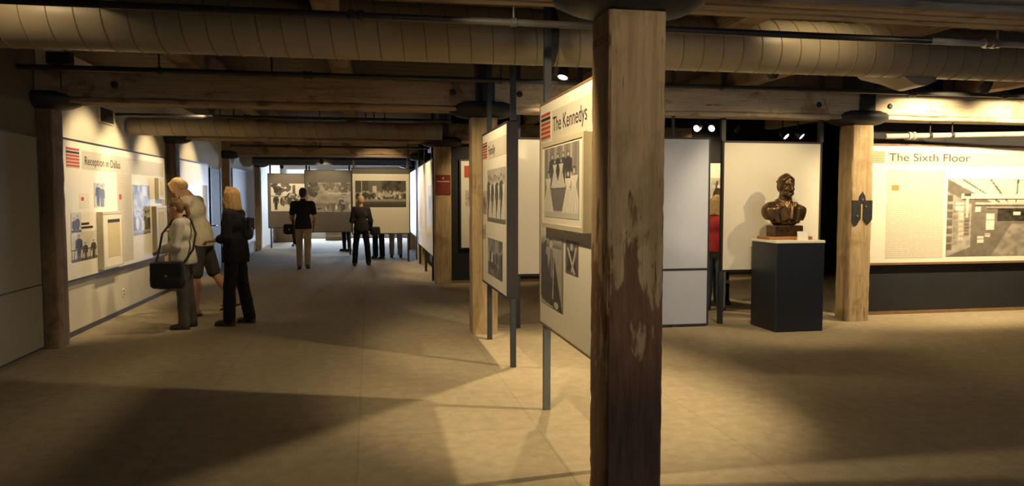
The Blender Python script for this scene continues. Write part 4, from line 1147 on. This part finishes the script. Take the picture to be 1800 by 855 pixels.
def person(label, loc, rz, H, o):
    """standing figure; local +y is forward, +x its right-hand side"""
    g = lambda k, d=None: o.get(k, d)
    H = H * 0.955
    cell = g('cell', 0.011)
    fem = g('fem', False)
    lean, bow = g('lean', 0.05), g('bow', 0.0)
    hipz = 0.525*H
    T = thing('person', label, 'person', (loc[0], loc[1], 0), rz)
    V3 = lambda *a: np.array(a, float)
    up = V3(0, math.sin(lean), math.cos(lean)); fw = V3(0, math.cos(lean), -math.sin(lean))
    hip = V3(0, g('hipy', 0.0), hipz)
    waist = hip + up*0.09*H; chest = hip + up*0.215*H; shc = hip + up*0.295*H; neck = shc + up*0.025*H + fw*0.01
    nd = V3(0, math.sin(lean + bow), math.cos(lean + bow))
    headc = neck + nd*0.095*H + fw*0.012*H
    hb = bow*1.25 + lean + g('pitch', 0.0)
    Rh = rotm('Z', g('turn', 0.0)) @ rotm('X', -hb)
    hp = lambda x, y, z: headc + Rh @ V3(x, y, z)*(H/1.75)
    s = H/1.75
    shw = (0.100 if fem else 0.116)*H
    J = {}
    for sd, key in ((-1, 'L'), (1, 'R')):
        a, kb, ab = g('leg'+key, (0.0, 0.05, 0.03))
        h0 = hip + V3(sd*0.052*H, 0, -0.01*H)
        kn = h0 + V3(sd*math.sin(ab), math.sin(a), -math.cos(a))*0.245*H
        an = kn + V3(sd*math.sin(ab)*0.5, math.sin(a-kb), -math.cos(a-kb))*0.245*H
        sw, aa, eb, inw = g('arm'+key, (0.0, 0.12, 0.2, 0.0))
        s0 = shc + V3(sd*shw, 0, -0.012*H)
        el = s0 + V3(sd*math.sin(aa), math.sin(sw+lean), -math.cos(sw+lean)*math.cos(aa))*0.172*H
        fd = V3(-sd*math.sin(inw), math.sin(sw+lean+eb)*math.cos(inw), -math.cos(sw+lean+eb)*math.cos(inw))
        wr = el + fd*0.145*H
        J[key] = (h0, kn, an, s0, el, wr, fd, a - kb)
    drop = min(J['L'][2][2], J['R'][2][2]) - 0.055*H
    sh = V3(0, 0, -drop)
    # shift everything down to the floor
    for v in (hip, waist, chest, shc, neck, headc): v += sh
    J = {k: tuple((q + sh) if i < 6 else q for i, q in enumerate(v)) for k, v in J.items()}
    # ---- body
    b_ = SDF(0.022*s)
    tor = (0.098*s if fem else 0.108*s)
    b_.ell(hip + up*0.01, (0.145*s, 0.10*s, 0.12*s), 0).ell(waist, ((0.115 if fem else 0.13)*s, 0.088*s, 0.13*s), 0, 0.05*s).ell(chest, ((0.140 if fem else 0.158)*s, 0.105*s, 0.16*s), 0, 0.05*s)
    if fem:
        for sd in (-1, 1): b_.ell(chest + V3(sd*0.065*s, 0, 0.0) + fw*0.07*s, (0.06*s, 0.06*s, 0.06*s), 0, 0.03)
    b_.cap(shc - V3(shw*0.85, 0, 0.01), shc + V3(shw*0.85, 0, -0.01), 0.055*s, None, 0, 0.05*s)
    b_.cap(shc, neck + nd*0.07*s, 0.058*s, 0.050*s, 0, 0.03*s)
    # head with face
    b_.ell(hp(0, -0.012, 0.035), (0.075*s, 0.097*s, 0.088*s), 0, 0.02, Rh).ell(hp(0, 0.022, -0.035), (0.056*s, 0.070*s, 0.078*s), 0, 0.025, Rh).ell(hp(0, 0.068, -0.092), (0.026*s, 0.022*s, 0.022*s), 0, 0.02, Rh)
    b_.cap(hp(0, 0.085, 0.012), hp(0, 0.108, -0.032), 0.009*s, 0.015*s, 0, 0.010)
    b_.ell(hp(-0.030, 0.092, 0.014), (0.017*s, 0.013*s, 0.011*s), 0, 0.012, None, True).ell(hp(0.030, 0.092, 0.014), (0.017*s, 0.013*s, 0.011*s), 0, 0.012, None, True)
    b_.cap(hp(-0.048, 0.078, 0.032), hp(0.048, 0.078, 0.032), 0.011*s, None, 0, 0.014)
    for sd in (-1, 1):
        b_.ell(hp(sd*0.030, 0.078, 0.012), (0.013*s, 0.010*s, 0.009*s), 2, 0.003)
        b_.ell(hp(sd*0.076, -0.008, -0.005), (0.011*s, 0.022*s, 0.034*s), 0, 0.008, Rh)
    b_.cap(hp(-0.020, 0.087, -0.062), hp(0.020, 0.087, -0.062), 0.0085*s, None, 1, 0.006)
    # limbs
    for key, sd in (('L', -1), ('R', 1)):
        h0, kn, an, s0, el, wr, fd, sa = J[key]
        b_.chain([h0, (h0+kn)/2, kn], [0.082*s, 0.070*s, 0.052*s]).chain([kn, kn*0.65+an*0.35 + V3(0, -0.012, 0), an], [0.050*s, 0.053*s, 0.034*s])
        b_.cap(an + V3(0, -0.03*s, -0.045*s), an + V3(sd*0.02, 0.145*s, -0.065*s), 0.034*s, 0.026*s)
        b_.chain([s0, el], [0.050*s, 0.039*s]).chain([el, el*0.6+wr*0.4, wr], [0.038*s, 0.038*s, 0.026*s])
        # hand: palm and five fingers
        fdn = fd/np.linalg.norm(fd); side = np.cross(fdn, V3(0, 0, 1)); side = side/max(np.linalg.norm(side), 1e-6) if np.linalg.norm(side) > 0.2 else V3(0, 1, 0)
        if abs(fdn[2]) > 0.8: side = V3(0, 1, 0)
        pal = np.cross(fdn, side); pal = pal/np.linalg.norm(pal)
        if pal @ V3(-sd, 0, -0.6) < 0: pal = -pal
        pc_ = wr + fdn*0.048*s
        Rp = np.stack([side, pal, fdn], 1)
        b_.box(pc_, (0.038*s, 0.014*s, 0.045*s), 0.012*s, 0, 0.012, Rp)
        for q_, ln in ((-0.029, 0.060), (-0.010, 0.072), (0.010, 0.076), (0.029, 0.068)):
            f0 = wr + fdn*0.088*s + side*q_*s; f1 = f0 + (fdn*0.85 + pal*0.30)*ln*0.5*s; f2 = f1 + (fdn*0.55 + pal*0.75)*ln*0.5*s
            b_.chain([f0, f1, f2], [0.0098*s, 0.0092*s, 0.008*s], 0, 0.004)
        th = wr + fdn*0.025*s + side*0.036*s
        b_.chain([th, th + (side*0.7 + fdn*0.7)*0.036*s, th + (side*0.5 + fdn*1.1)*0.066*s + pal*0.012], [0.014*s, 0.0115*s, 0.009*s], 0, 0.006)
    sdf_obj('body', b_, cell, [M['skin'], M['lip'], M['eye']], T)
    # ---- hair
    hs = SDF(0.018*s); st = g('hair', 'short')
    hs.ell(hp(0, -0.022, 0.052), (0.084*s, 0.102*s, 0.088*s), 0, 0.02, Rh)
    hs.ell(hp(0, -0.052, 0.0), (0.078*s, 0.068*s, 0.085*s), 0, 0.02, Rh)
    for q_ in range(7):
        a = -1.2 + q_*0.4
        hs.cap(hp(math.sin(a)*0.03, 0.015, 0.13), hp(math.sin(a)*0.078, 0.055 - abs(a)*0.03, 0.082), 0.018*s, 0.012*s, 0, 0.01)
    if st == 'bob':
        for q_ in range(9):
            a = PI*0.62 + q_*(PI*1.76 - PI*0.62 + 0.9)/9.0
            x, y = math.cos(a)*0.082, math.sin(a)*0.094 if False else -abs(math.sin(a))*0.092
            ang = -PI/2 + (q_ - 4)*0.46
            x, y = math.cos(ang + 0)*0.088, math.sin(ang)*0.095 - 0.01
            hs.cap(hp(x*0.9, y, 0.05), hp(x*1.12, y*1.08, -0.16 - 0.01*(q_ % 2)), 0.030*s, 0.026*s)
    if st == 'ponytail':
        hs.chain([hp(0, -0.105, 0.03), hp(0, -0.150, 0.0), hp(0.005, -0.150, -0.10), hp(0, -0.125, -0.19)], [0.030*s, 0.034*s, 0.030*s, 0.012*s])
    sdf_obj('hair', hs, cell, g('hairmat', M['blond']), T)
    # ---- top garment
    tm = g('top', M['c_black']); inf = g('inf', 0.016)*s
    c_ = SDF(0.03*s)
    hem = g('hem', 0.02)        # how far below the hip line, in H
    c_.ell(chest, ((0.143 if fem else 0.160)*s + inf, 0.108*s + inf, 0.165*s), 0, 0.05*s).ell(waist, ((0.122 if fem else 0.138)*s + inf, 0.098*s + inf, 0.15*s), 0, 0.06*s)
    c_.ell(hip - V3(0, 0, hem*0.4*H), (0.166*s + inf, 0.128*s + inf, 0.20*s + hem*H), 0, 0.06*s)
    if fem:
        for sd in (-1, 1): c_.ell(chest + V3(sd*0.065*s, 0, 0) + fw*0.075*s, (0.07*s, 0.065*s, 0.07*s), 0, 0.05)
    c_.cap(shc - V3(shw*0.85, 0, 0.008), shc + V3(shw*0.85, 0, -0.008), 0.060*s + inf*0.4, None, 0, 0.05*s)
    slv = g('sleeve', 'long')
    for key in ('L', 'R'):
        h0, kn, an, s0, el, wr, fd, sa = J[key]
        if slv == 'short': c_.cap(s0, s0*0.38 + el*0.62, 0.060*s + inf*0.3, 0.058*s + inf*0.4)
        else:
            c_.chain([s0, el], [0.058*s + inf*0.4, 0.050*s + inf*0.4])
            e2 = wr if slv == 'long' else el*0.62 + wr*0.38
            c_.chain([el, e2], [0.050*s + inf*0.4, (0.034 if slv == 'long' else 0.044)*s + inf*0.4])
    if g('hood'):
        c_.cap(shc - fw*0.085*s - V3(0.06*s, 0, 0) + up*0.0, shc - fw*0.085*s + V3(0.06*s, 0, 0), 0.050*s, None, 0, 0.03)
        c_.cap(shc - fw*0.09*s - up*0.06*s, shc - fw*0.08*s, 0.045*s, 0.055*s)
        c_.cap(waist + fw*0.115*s - V3(0.10*s, 0, 0.05*s), waist + fw*0.115*s + V3(0.10*s, 0, -0.05*s), 0.030*s)
    if g('collar'): c_.cap(neck - up*0.01, neck + up*0.025*s, 0.064*s, 0.060*s, 0, 0.02)
    c_.box(hip - V3(0, 0, hem*H + 0.30), (0.215, 0.20, 0.30), 0.005, 0, 0.006, None, True)
    for key in ('L', 'R'):
        h0, kn, an, s0, el, wr, fd, sa = J[key]
        if slv == 'long' and wr[2] < hip[2] + 0.10: c_.chain([el, wr], [0.050*s + inf*0.4, 0.034*s + inf*0.4])
    sdf_obj(g('topname', 'shirt'), c_, cell, tm, T)
    # ---- trousers or shorts
    bm_ = g('bottom', M['c_char']); w = g('wide', 0.0)
    t_ = SDF(0.02*s)
    t_.ell(hip + up*0.0, (0.152*s, 0.112*s, 0.125*s), 0, 0.03).cap(hip - V3(0.04*s, 0.02*s, 0.02*s), hip + V3(0.04*s, -0.02*s, -0.02*s), 0.108*s, None, 0, 0.04)
    for key in ('L', 'R'):
        h0, kn, an, s0, el, wr, fd, sa = J[key]
        if g('shorts'): t_.chain([h0, kn*0.95 + h0*0.05], [0.096*s, 0.084*s])
        else: t_.chain([h0, (h0+kn)/2, kn], [0.094*s, 0.084*s, 0.068*s + w*0.5]).chain([kn, (kn+an)/2, an + V3(0, 0, -0.012*s)], [0.068*s + w*0.5, 0.062*s + w*0.8, 0.056*s + w])
    sdf_obj('shorts' if g('shorts') else 'trousers', t_, cell, bm_, T)
    # ---- shoes, each its own part
    for key, sd in (('L', -1), ('R', 1)):
        h0, kn, an, s0, el, wr, fd, sa = J[key]
        x = SDF(0.015*s)
        lift = max(0.0, an[2] - 0.058*H)
        tilt = min(0.9, lift*3.5)
        Rf = rotm('X', -tilt)
        fp = lambda a_, b2, c2: an + Rf @ V3(a_, b2, c2)*s
        z_s = -0.078
        if g('sandal'):
            x.box(fp(sd*0.012, 0.055, z_s - 0.002), (0.045*s, 0.135*s, 0.014*s), 0.012*s, 0, 0.01, Rf)
            x.cap(fp(-0.045, 0.105, z_s + 0.015), fp(0.0, 0.10, z_s + 0.058), 0.012*s, None, 0, 0.008).cap(fp(0.0, 0.10, z_s + 0.058), fp(0.060, 0.095, z_s + 0.015), 0.012*s, None, 0, 0.008)
            sdf_obj('sandal', x, min(cell, 0.011), M['leather'], T)
        else:
            x.ell(fp(0, -0.02, z_s + 0.035), (0.044*s, 0.060*s, 0.055*s), 0, 0.02, Rf).ell(fp(sd*0.012, 0.10, z_s + 0.022), (0.047*s, 0.095*s, 0.040*s), 0, 0.03, Rf)
            x.box(fp(sd*0.008, 0.055, z_s - 0.004), (0.045*s, 0.135*s, 0.014*s), 0.012*s, 0, 0.01, Rf)
            sdf_obj('shoe', x, min(cell, 0.011), g('shoemat', M['shoe']), T)
    T['_x'] = 0.0
    del T['_x']
    return T

def bag(label, loc, rz, w, d, h, mat, straps=(), flap=True, name='shoulder_bag'):
    t = thing(name, label, 'bag', loc, rz)
    x = SDF(0.03).box((0, 0, h/2), (w/2, d/2, h/2), 0.045).ell((0, 0, h*0.30), (w*0.50, d*0.58, h*0.32), 0, 0.04)
    sdf_obj('bag_body', x, 0.014, mat, t)
    if flap: MB().box(-w*0.46, w*0.46, -d/2 - 0.012, -d/2 + 0.002, h*0.42, h*0.96).build('flap', mat, t, bevel=0.01); MB().lathe([(0.014, 0), (0.014, 0.006)], 10).build('clasp', M['chrome'], t).matrix_local = Matrix.Translation((0, -d/2 - 0.011, h*0.48)) @ Matrix.Rotation(PI/2, 4, 'X')
    for pts in straps: MB().tube(pts, 0.013, 8).build('strap', mat, t, smooth=True)
    return t

# ---- the three visitors at the left wall
person('visitor in an off-white hoodie with ponytail, reading the reception panel', (-2.24, 9.76), PI/2 + 0.05, 1.60, dict(fem=True, lean=0.07, bow=0.10, hair='ponytail', hairmat=M['mid_hair'], top=M['c_hood'], topname='hoodie', hood=True, inf=0.042, hem=0.035,
    legL=(0.03, 0.06, 0.02), legR=(-0.05, 0.04, 0.03), armL=(0.05, 0.12, 1.15, 0.55), armR=(0.1, 0.12, 1.15, 0.55), bottom=M['c_grey'], wide=0.018, shoemat=M['leather'], cell=0.0095))
bag('black shoulder bag hanging at the hip of the visitor in the off-white hoodie', (-2.36, 9.47, 0.53), 0.0, 0.38, 0.16, 0.32, M['c_pack'], [[(0.16, 0.05, 0.28), (0.27, 0.08, 0.45), (0.285, 0.18, 0.64), (0.22, 0.27, 0.79), (0.13, 0.34, 0.86)], [(-0.15, 0.05, 0.28), (-0.12, 0.10, 0.42), (-0.10, 0.20, 0.64), (0.0, 0.29, 0.80), (0.13, 0.34, 0.86)]])
person('tall blond visitor in a cream t-shirt and dark shorts, bending to the reception panel', (-2.26, 10.85), PI/2 - 0.15, 1.95, dict(lean=0.20, bow=0.62, pitch=0.05, hair='short', hairmat=M['lightblond'], top=M['c_cream'], topname='t_shirt', sleeve='short', inf=0.022, hem=0.045,
    legL=(0.10, 0.08, 0.02), legR=(-0.26, 0.30, 0.02), armL=(-0.05, 0.12, 0.35, 0.15), armR=(0.15, 0.14, 0.9, 0.5), bottom=M['c_short'], shorts=True, sandal=True, cell=0.0105))
person('visitor dressed in black with chin-length blond hair, walking beside the hoodie wearer', (-1.66, 9.90), PI/2 - 0.25, 1.74, dict(fem=True, lean=0.03, bow=0.05, hair='bob', hairmat=M['blond'], top=M['c_black'], topname='jacket', sleeve='elbow', inf=0.040, hem=0.075,
    legL=(0.12, 0.10, 0.02), legR=(-0.10, 0.10, 0.02), armL=(0.02, 0.14, 1.35, 0.35), armR=(0.05, 0.12, 1.35, 0.5), bottom=M['c_black'], wide=0.02, cell=0.0095))
bag('small black backpack on the visitor dressed in black', (-1.515, 9.935, 1.08), -PI/2 - 0.25 + PI, 0.20, 0.08, 0.28, M['c_pack'], [], True, 'backpack')
# ---- visitors down the aisle
person('visitor in black shirt and khaki trousers walking away down the aisle', (-1.46, 17.3), 0.05, 1.83, dict(lean=0.03, bow=0.05, hair='short', hairmat=M['dark_hair'], top=M['c_black'], topname='shirt', sleeve='short', inf=0.022, hem=0.03, collar=True,
    legL=(0.16, 0.08, 0.0), legR=(-0.20, 0.25, 0.0), armL=(0.15, 0.16, 0.7, 0.2), armR=(-0.1, 0.16, 0.5, 0.1), bottom=M['c_beige'], wide=0.006, cell=0.013))
bag('dark camera bag at the side of the visitor in khaki trousers', (-1.78, 17.36, 0.80), 0.2, 0.22, 0.16, 0.22, M['c_pack'], [[(0.08, 0, 0.20), (0.12, -0.02, 0.42), (0.22, -0.04, 0.66)]])
person('short blond visitor in a dark jacket looking at the wide street photo', (-0.20, 18.15), 0.1, 1.66, dict(fem=True, lean=0.02, bow=0.10, hair='short', hairmat=M['lightblond'], top=M['c_char'], topname='jacket', inf=0.034, hem=0.04,
    legL=(0.05, 0.05, 0.13), legR=(-0.03, 0.05, 0.13), armL=(0.05, 0.2, 1.3, 0.4), armR=(0.0, 0.22, 0.4, 0.0), bottom=M['c_black'], wide=0.012, cell=0.013))
bag('dark handbag held by the short blond visitor', (0.13, 18.12, 0.72), 0.0, 0.22, 0.12, 0.20, M['c_pack'], [[(-0.08, 0, 0.18), (-0.07, 0, 0.28), (-0.09, 0.0, 0.40), (-0.13, 0.0, 0.56)]], False, 'handbag')
# ---- visitors mostly hidden by panels
person('visitor in dark clothes seen only below the wide street photo panel', (0.22, 20.2), 2.6, 1.70, dict(top=M['c_black'], bottom=M['c_black'], hairmat=M['brown_hair'], wide=0.02, cell=0.016))
person('visitor in khaki trousers seen only below the wide street photo panel', (0.68, 20.5), PI, 1.76, dict(top=M['c_char'], bottom=M['c_beige'], hairmat=M['brown_hair'], wide=0.01, legL=(0.05, 0.05, 0.05), cell=0.016))
person('visitor in dark trousers seen below the high-contrast photo panel', (-2.38, 25.6), 2.9, 1.76, dict(top=M['c_char'], bottom=M['c_black'], hairmat=M['dark_hair'], legL=(0.16, 0.05, 0.06), legR=(-0.16, 0.1, 0.06), cell=0.016))
person('visitor in dark trousers seen below the right end of the park photo panel', (-0.70, 23.2), 2.4, 1.72, dict(top=M['c_char'], bottom=M['c_black'], hairmat=M['dark_hair'], cell=0.016))
person('blond visitor in a red sweater and jeans, seen in the gap beside the bust backdrop', (4.80, 9.9), -0.7, 1.64, dict(fem=True, hair='bob', hairmat=M['lightblond'], top=M['c_red'], topname='sweater', inf=0.024, bottom=M['c_jean'], wide=0.012, armL=(0.1, 0.15, 1.2, 0.5), cell=0.012))
person('visitor in dark jeans hidden behind the bust backdrop, shoes showing by the pedestal', (5.12, 10.35), 0.5, 1.74, dict(top=M['c_char'], bottom=M['c_black'], hairmat=M['brown_hair'], cell=0.014))

# ---------------------------------------------------------------- pedestal and bust
PX, PY, PW, PD, PH = 4.725, 8.125, 0.627, 0.59, 1.06
t = thing('pedestal', 'blue-black pedestal with a pale top plate carrying the bust', 'pedestal', (PX + PW/2, PY + PD/2, 0))
MB().box(-PW/2, PW/2, -PD/2, PD/2, 0.0, PH).build('plinth', M['ped'], t, bevel=0.012, seg=3)
MB().box(-PW/2 - 0.008, PW/2 + 0.008, -PD/2 - 0.008, PD/2 + 0.008, PH, PH + 0.035).build('top_plate', M['panel'], t, bevel=0.012, seg=3)
zt = PH + 0.035
bx, by = PX + PW/2 - 0.03, PY + PD/2 + 0.02
t = thing('bronze_bust', 'dark bronze bust of a man in an open-collared coat on a wooden base', 'bust', (bx, by, zt), 0.0)
MB().box(-0.285, 0.285, -0.15, 0.15, 0.0, 0.038).build('wooden_base', M['wood_base'], t, bevel=0.006)
MB().box(-0.19, 0.19, -0.10, 0.10, 0.038, 0.17).build('bronze_block', M['bronze'], t, bevel=0.008)
bu = SDF(0.02)
# faces local -y, head turned to its left (viewer's right)
Rb = rotm('Z', 0.06) @ rotm('X', 0.04)
hc = np.array((0.0, -0.02, 0.645))
B3 = lambda x, y, z: hc + Rb @ np.array((x, y, z), float)
bu.ell(B3(0, 0.014, 0.035), (0.082, 0.104, 0.098), 0, 0.02, Rb).ell(B3(0, -0.026, -0.042), (0.063, 0.076, 0.086), 0, 0.03, Rb).ell(B3(0, -0.078, -0.108), (0.032, 0.026, 0.026), 0, 0.025, Rb)
for sd in (-1, 1):
    bu.ell(B3(sd*0.046, -0.062, -0.030), (0.026, 0.026, 0.022), 0, 0.02).ell(B3(sd*0.052, -0.045, -0.085), (0.022, 0.03, 0.026), 0, 0.025)
    bu.ell(B3(sd*0.033, -0.104, 0.012), (0.021, 0.018, 0.013), 0, 0.012, Rb, True)
    bu.ell(B3(sd*0.033, -0.086, 0.010), (0.015, 0.011, 0.009), 0, 0.003)
    bu.cap(B3(sd*0.012, -0.100, 0.034), B3(sd*0.058, -0.078, 0.036), 0.011, 0.009, 0, 0.010)
    bu.ell(B3(sd*0.083, 0.006, -0.010), (0.012, 0.024, 0.040), 0, 0.006, Rb)
    bu.ell(B3(sd*0.012, -0.108, -0.043), (0.010, 0.010, 0.009), 0, 0.006)
bu.cap(B3(0, -0.100, 0.022), B3(0, -0.124, -0.034), 0.010, 0.014, 0, 0.008)
bu.cap(B3(-0.026, -0.094, -0.066), B3(0.026, -0.094, -0.066), 0.007, None, 0, 0.004).cap(B3(-0.022, -0.093, -0.082), B3(0.022, -0.093, -0.082), 0.008, None, 0, 0.004)
bu.cap(B3(-0.030, -0.100, -0.074), B3(0.030, -0.100, -0.074), 0.0035, None, 0, 0.004, True)
# swept hair in locks
rr = np.random.RandomState(5)
bu.ell(B3(0, 0.022, 0.062), (0.090, 0.108, 0.088), 0, 0.012, Rb).ell(B3(0, 0.075, 0.0), (0.078, 0.055, 0.085), 0, 0.02, Rb)
for q_ in range(15):
    x = -0.078 + q_*0.0112
    a0 = B3(x*0.8 - 0.012, -0.055 - 0.02*rr.rand(), 0.118 - 8*x*x + 0.006*rr.rand()); a1 = B3(x + 0.010, 0.02, 0.146 - 11*x*x); a2 = B3(x*0.95, 0.095, 0.085 - 5*x*x)
    bu.chain([a0, a1, a2], [0.012, 0.014, 0.010], 0, 0.010)
for q_ in range(7):
    x = -0.070 + q_*0.022
    bu.cap(B3(x*0.9, -0.055, 0.115 - 6*x*x), B3(x + 0.008, -0.082 + abs(x)*0.5, 0.076 + 0.006*rr.rand()), 0.015, 0.008, 0, 0.008)
for sd in (-1, 1): bu.cap(B3(sd*0.080, -0.025, 0.06), B3(sd*0.082, -0.030, 0.0), 0.013, 0.008, 0, 0.006)
# neck, chest, cut shoulders, lapels
bu.cap((0.0, 0.03, 0.40), B3(0, 0.015, -0.07), 0.078, 0.066, 0, 0.03)
bu.ell((0, 0.02, 0.32), (0.215, 0.115, 0.155), 0, 0.05).cap((-0.17, 0.03, 0.385), (0.17, 0.03, 0.365), 0.075, 0.07, 0, 0.06)
bu.ell((-0.225, 0.03, 0.33), (0.065, 0.085, 0.095), 0, 0.04).ell((0.22, 0.03, 0.315), (0.06, 0.08, 0.09), 0, 0.04)
bu.ell((0, 0.01, 0.22), (0.165, 0.10, 0.08), 0, 0.04)
for sd in (-1, 1):
    # broad flat lapels, open shirt collar and shallow coat folds
    bu.box((sd*0.070, -0.082, 0.345), (0.040, 0.014, 0.115), 0.012, 0, 0.014, rotm('Y', sd*0.38) @ rotm('Z', sd*0.45) @ rotm('X', -0.28))
    bu.box((sd*0.118, -0.060, 0.405), (0.045, 0.013, 0.040), 0.011, 0, 0.014, rotm('Y', sd*0.75) @ rotm('Z', sd*0.55) @ rotm('X', -0.40))
    bu.box((sd*0.052, -0.030, 0.462), (0.034, 0.012, 0.048), 0.010, 0, 0.012, rotm('Y', sd*0.55) @ rotm('Z', sd*0.75) @ rotm('X', -0.25))
    bu.cap((sd*0.16, -0.055, 0.36), (sd*0.13, -0.085, 0.22), 0.030, 0.020, 0, 0.05).cap((sd*0.235, -0.02, 0.36), (sd*0.205, -0.05, 0.25), 0.030, 0.018, 0, 0.05)
    bu.box((sd*0.40, 0.03, 0.22), (0.15, 0.3, 0.14), 0.01, 0, 0.03, rotm('Y', sd*0.38), True)      # shoulders cut off at a slant
bu.chain([(-0.085, 0.045, 0.468), (0.0, 0.095, 0.485), (0.085, 0.045, 0.460)], [0.022, 0.026, 0.022], 0, 0.025)
bu.box((0.004, -0.092, 0.30), (0.020, 0.012, 0.10), 0.010, 0, 0.012, rotm('X', -0.15))
bu.box((0, 0.0, 0.10), (0.4, 0.4, 0.07), 0.01, 0, 0.01, None, True)
sdf_obj('figure', bu, 0.0058, M['bronze'], t, 1)
t = thing('caption_card', 'small white caption card standing in front of the bronze bust', 'card', (PX + 0.385, PY + 0.07, zt))
MB().add([(-0.068,0,0),(0.068,0,0),(0.068,0.02,0.105),(-0.068,0.02,0.105),(-0.068,0.004,0),(0.068,0.004,0),(0.068,0.024,0.105),(-0.068,0.024,0.105)], [(0,1,2,3),(7,6,5,4),(0,4,5,1),(3,2,6,7),(1,5,6,2),(0,3,7,4)]).build('card_face', M['card'], t)
MB().add([(-0.05,0.024,0.10),(0.05,0.024,0.10),(0.05,0.06,0),(-0.05,0.06,0),(-0.05,0.027,0.10),(0.05,0.027,0.10),(0.05,0.063,0),(-0.05,0.063,0)], [(0,1,2,3),(7,6,5,4),(0,4,5,1),(3,2,6,7),(1,5,6,2),(0,3,7,4)]).build('card_leg', M['card'], t)
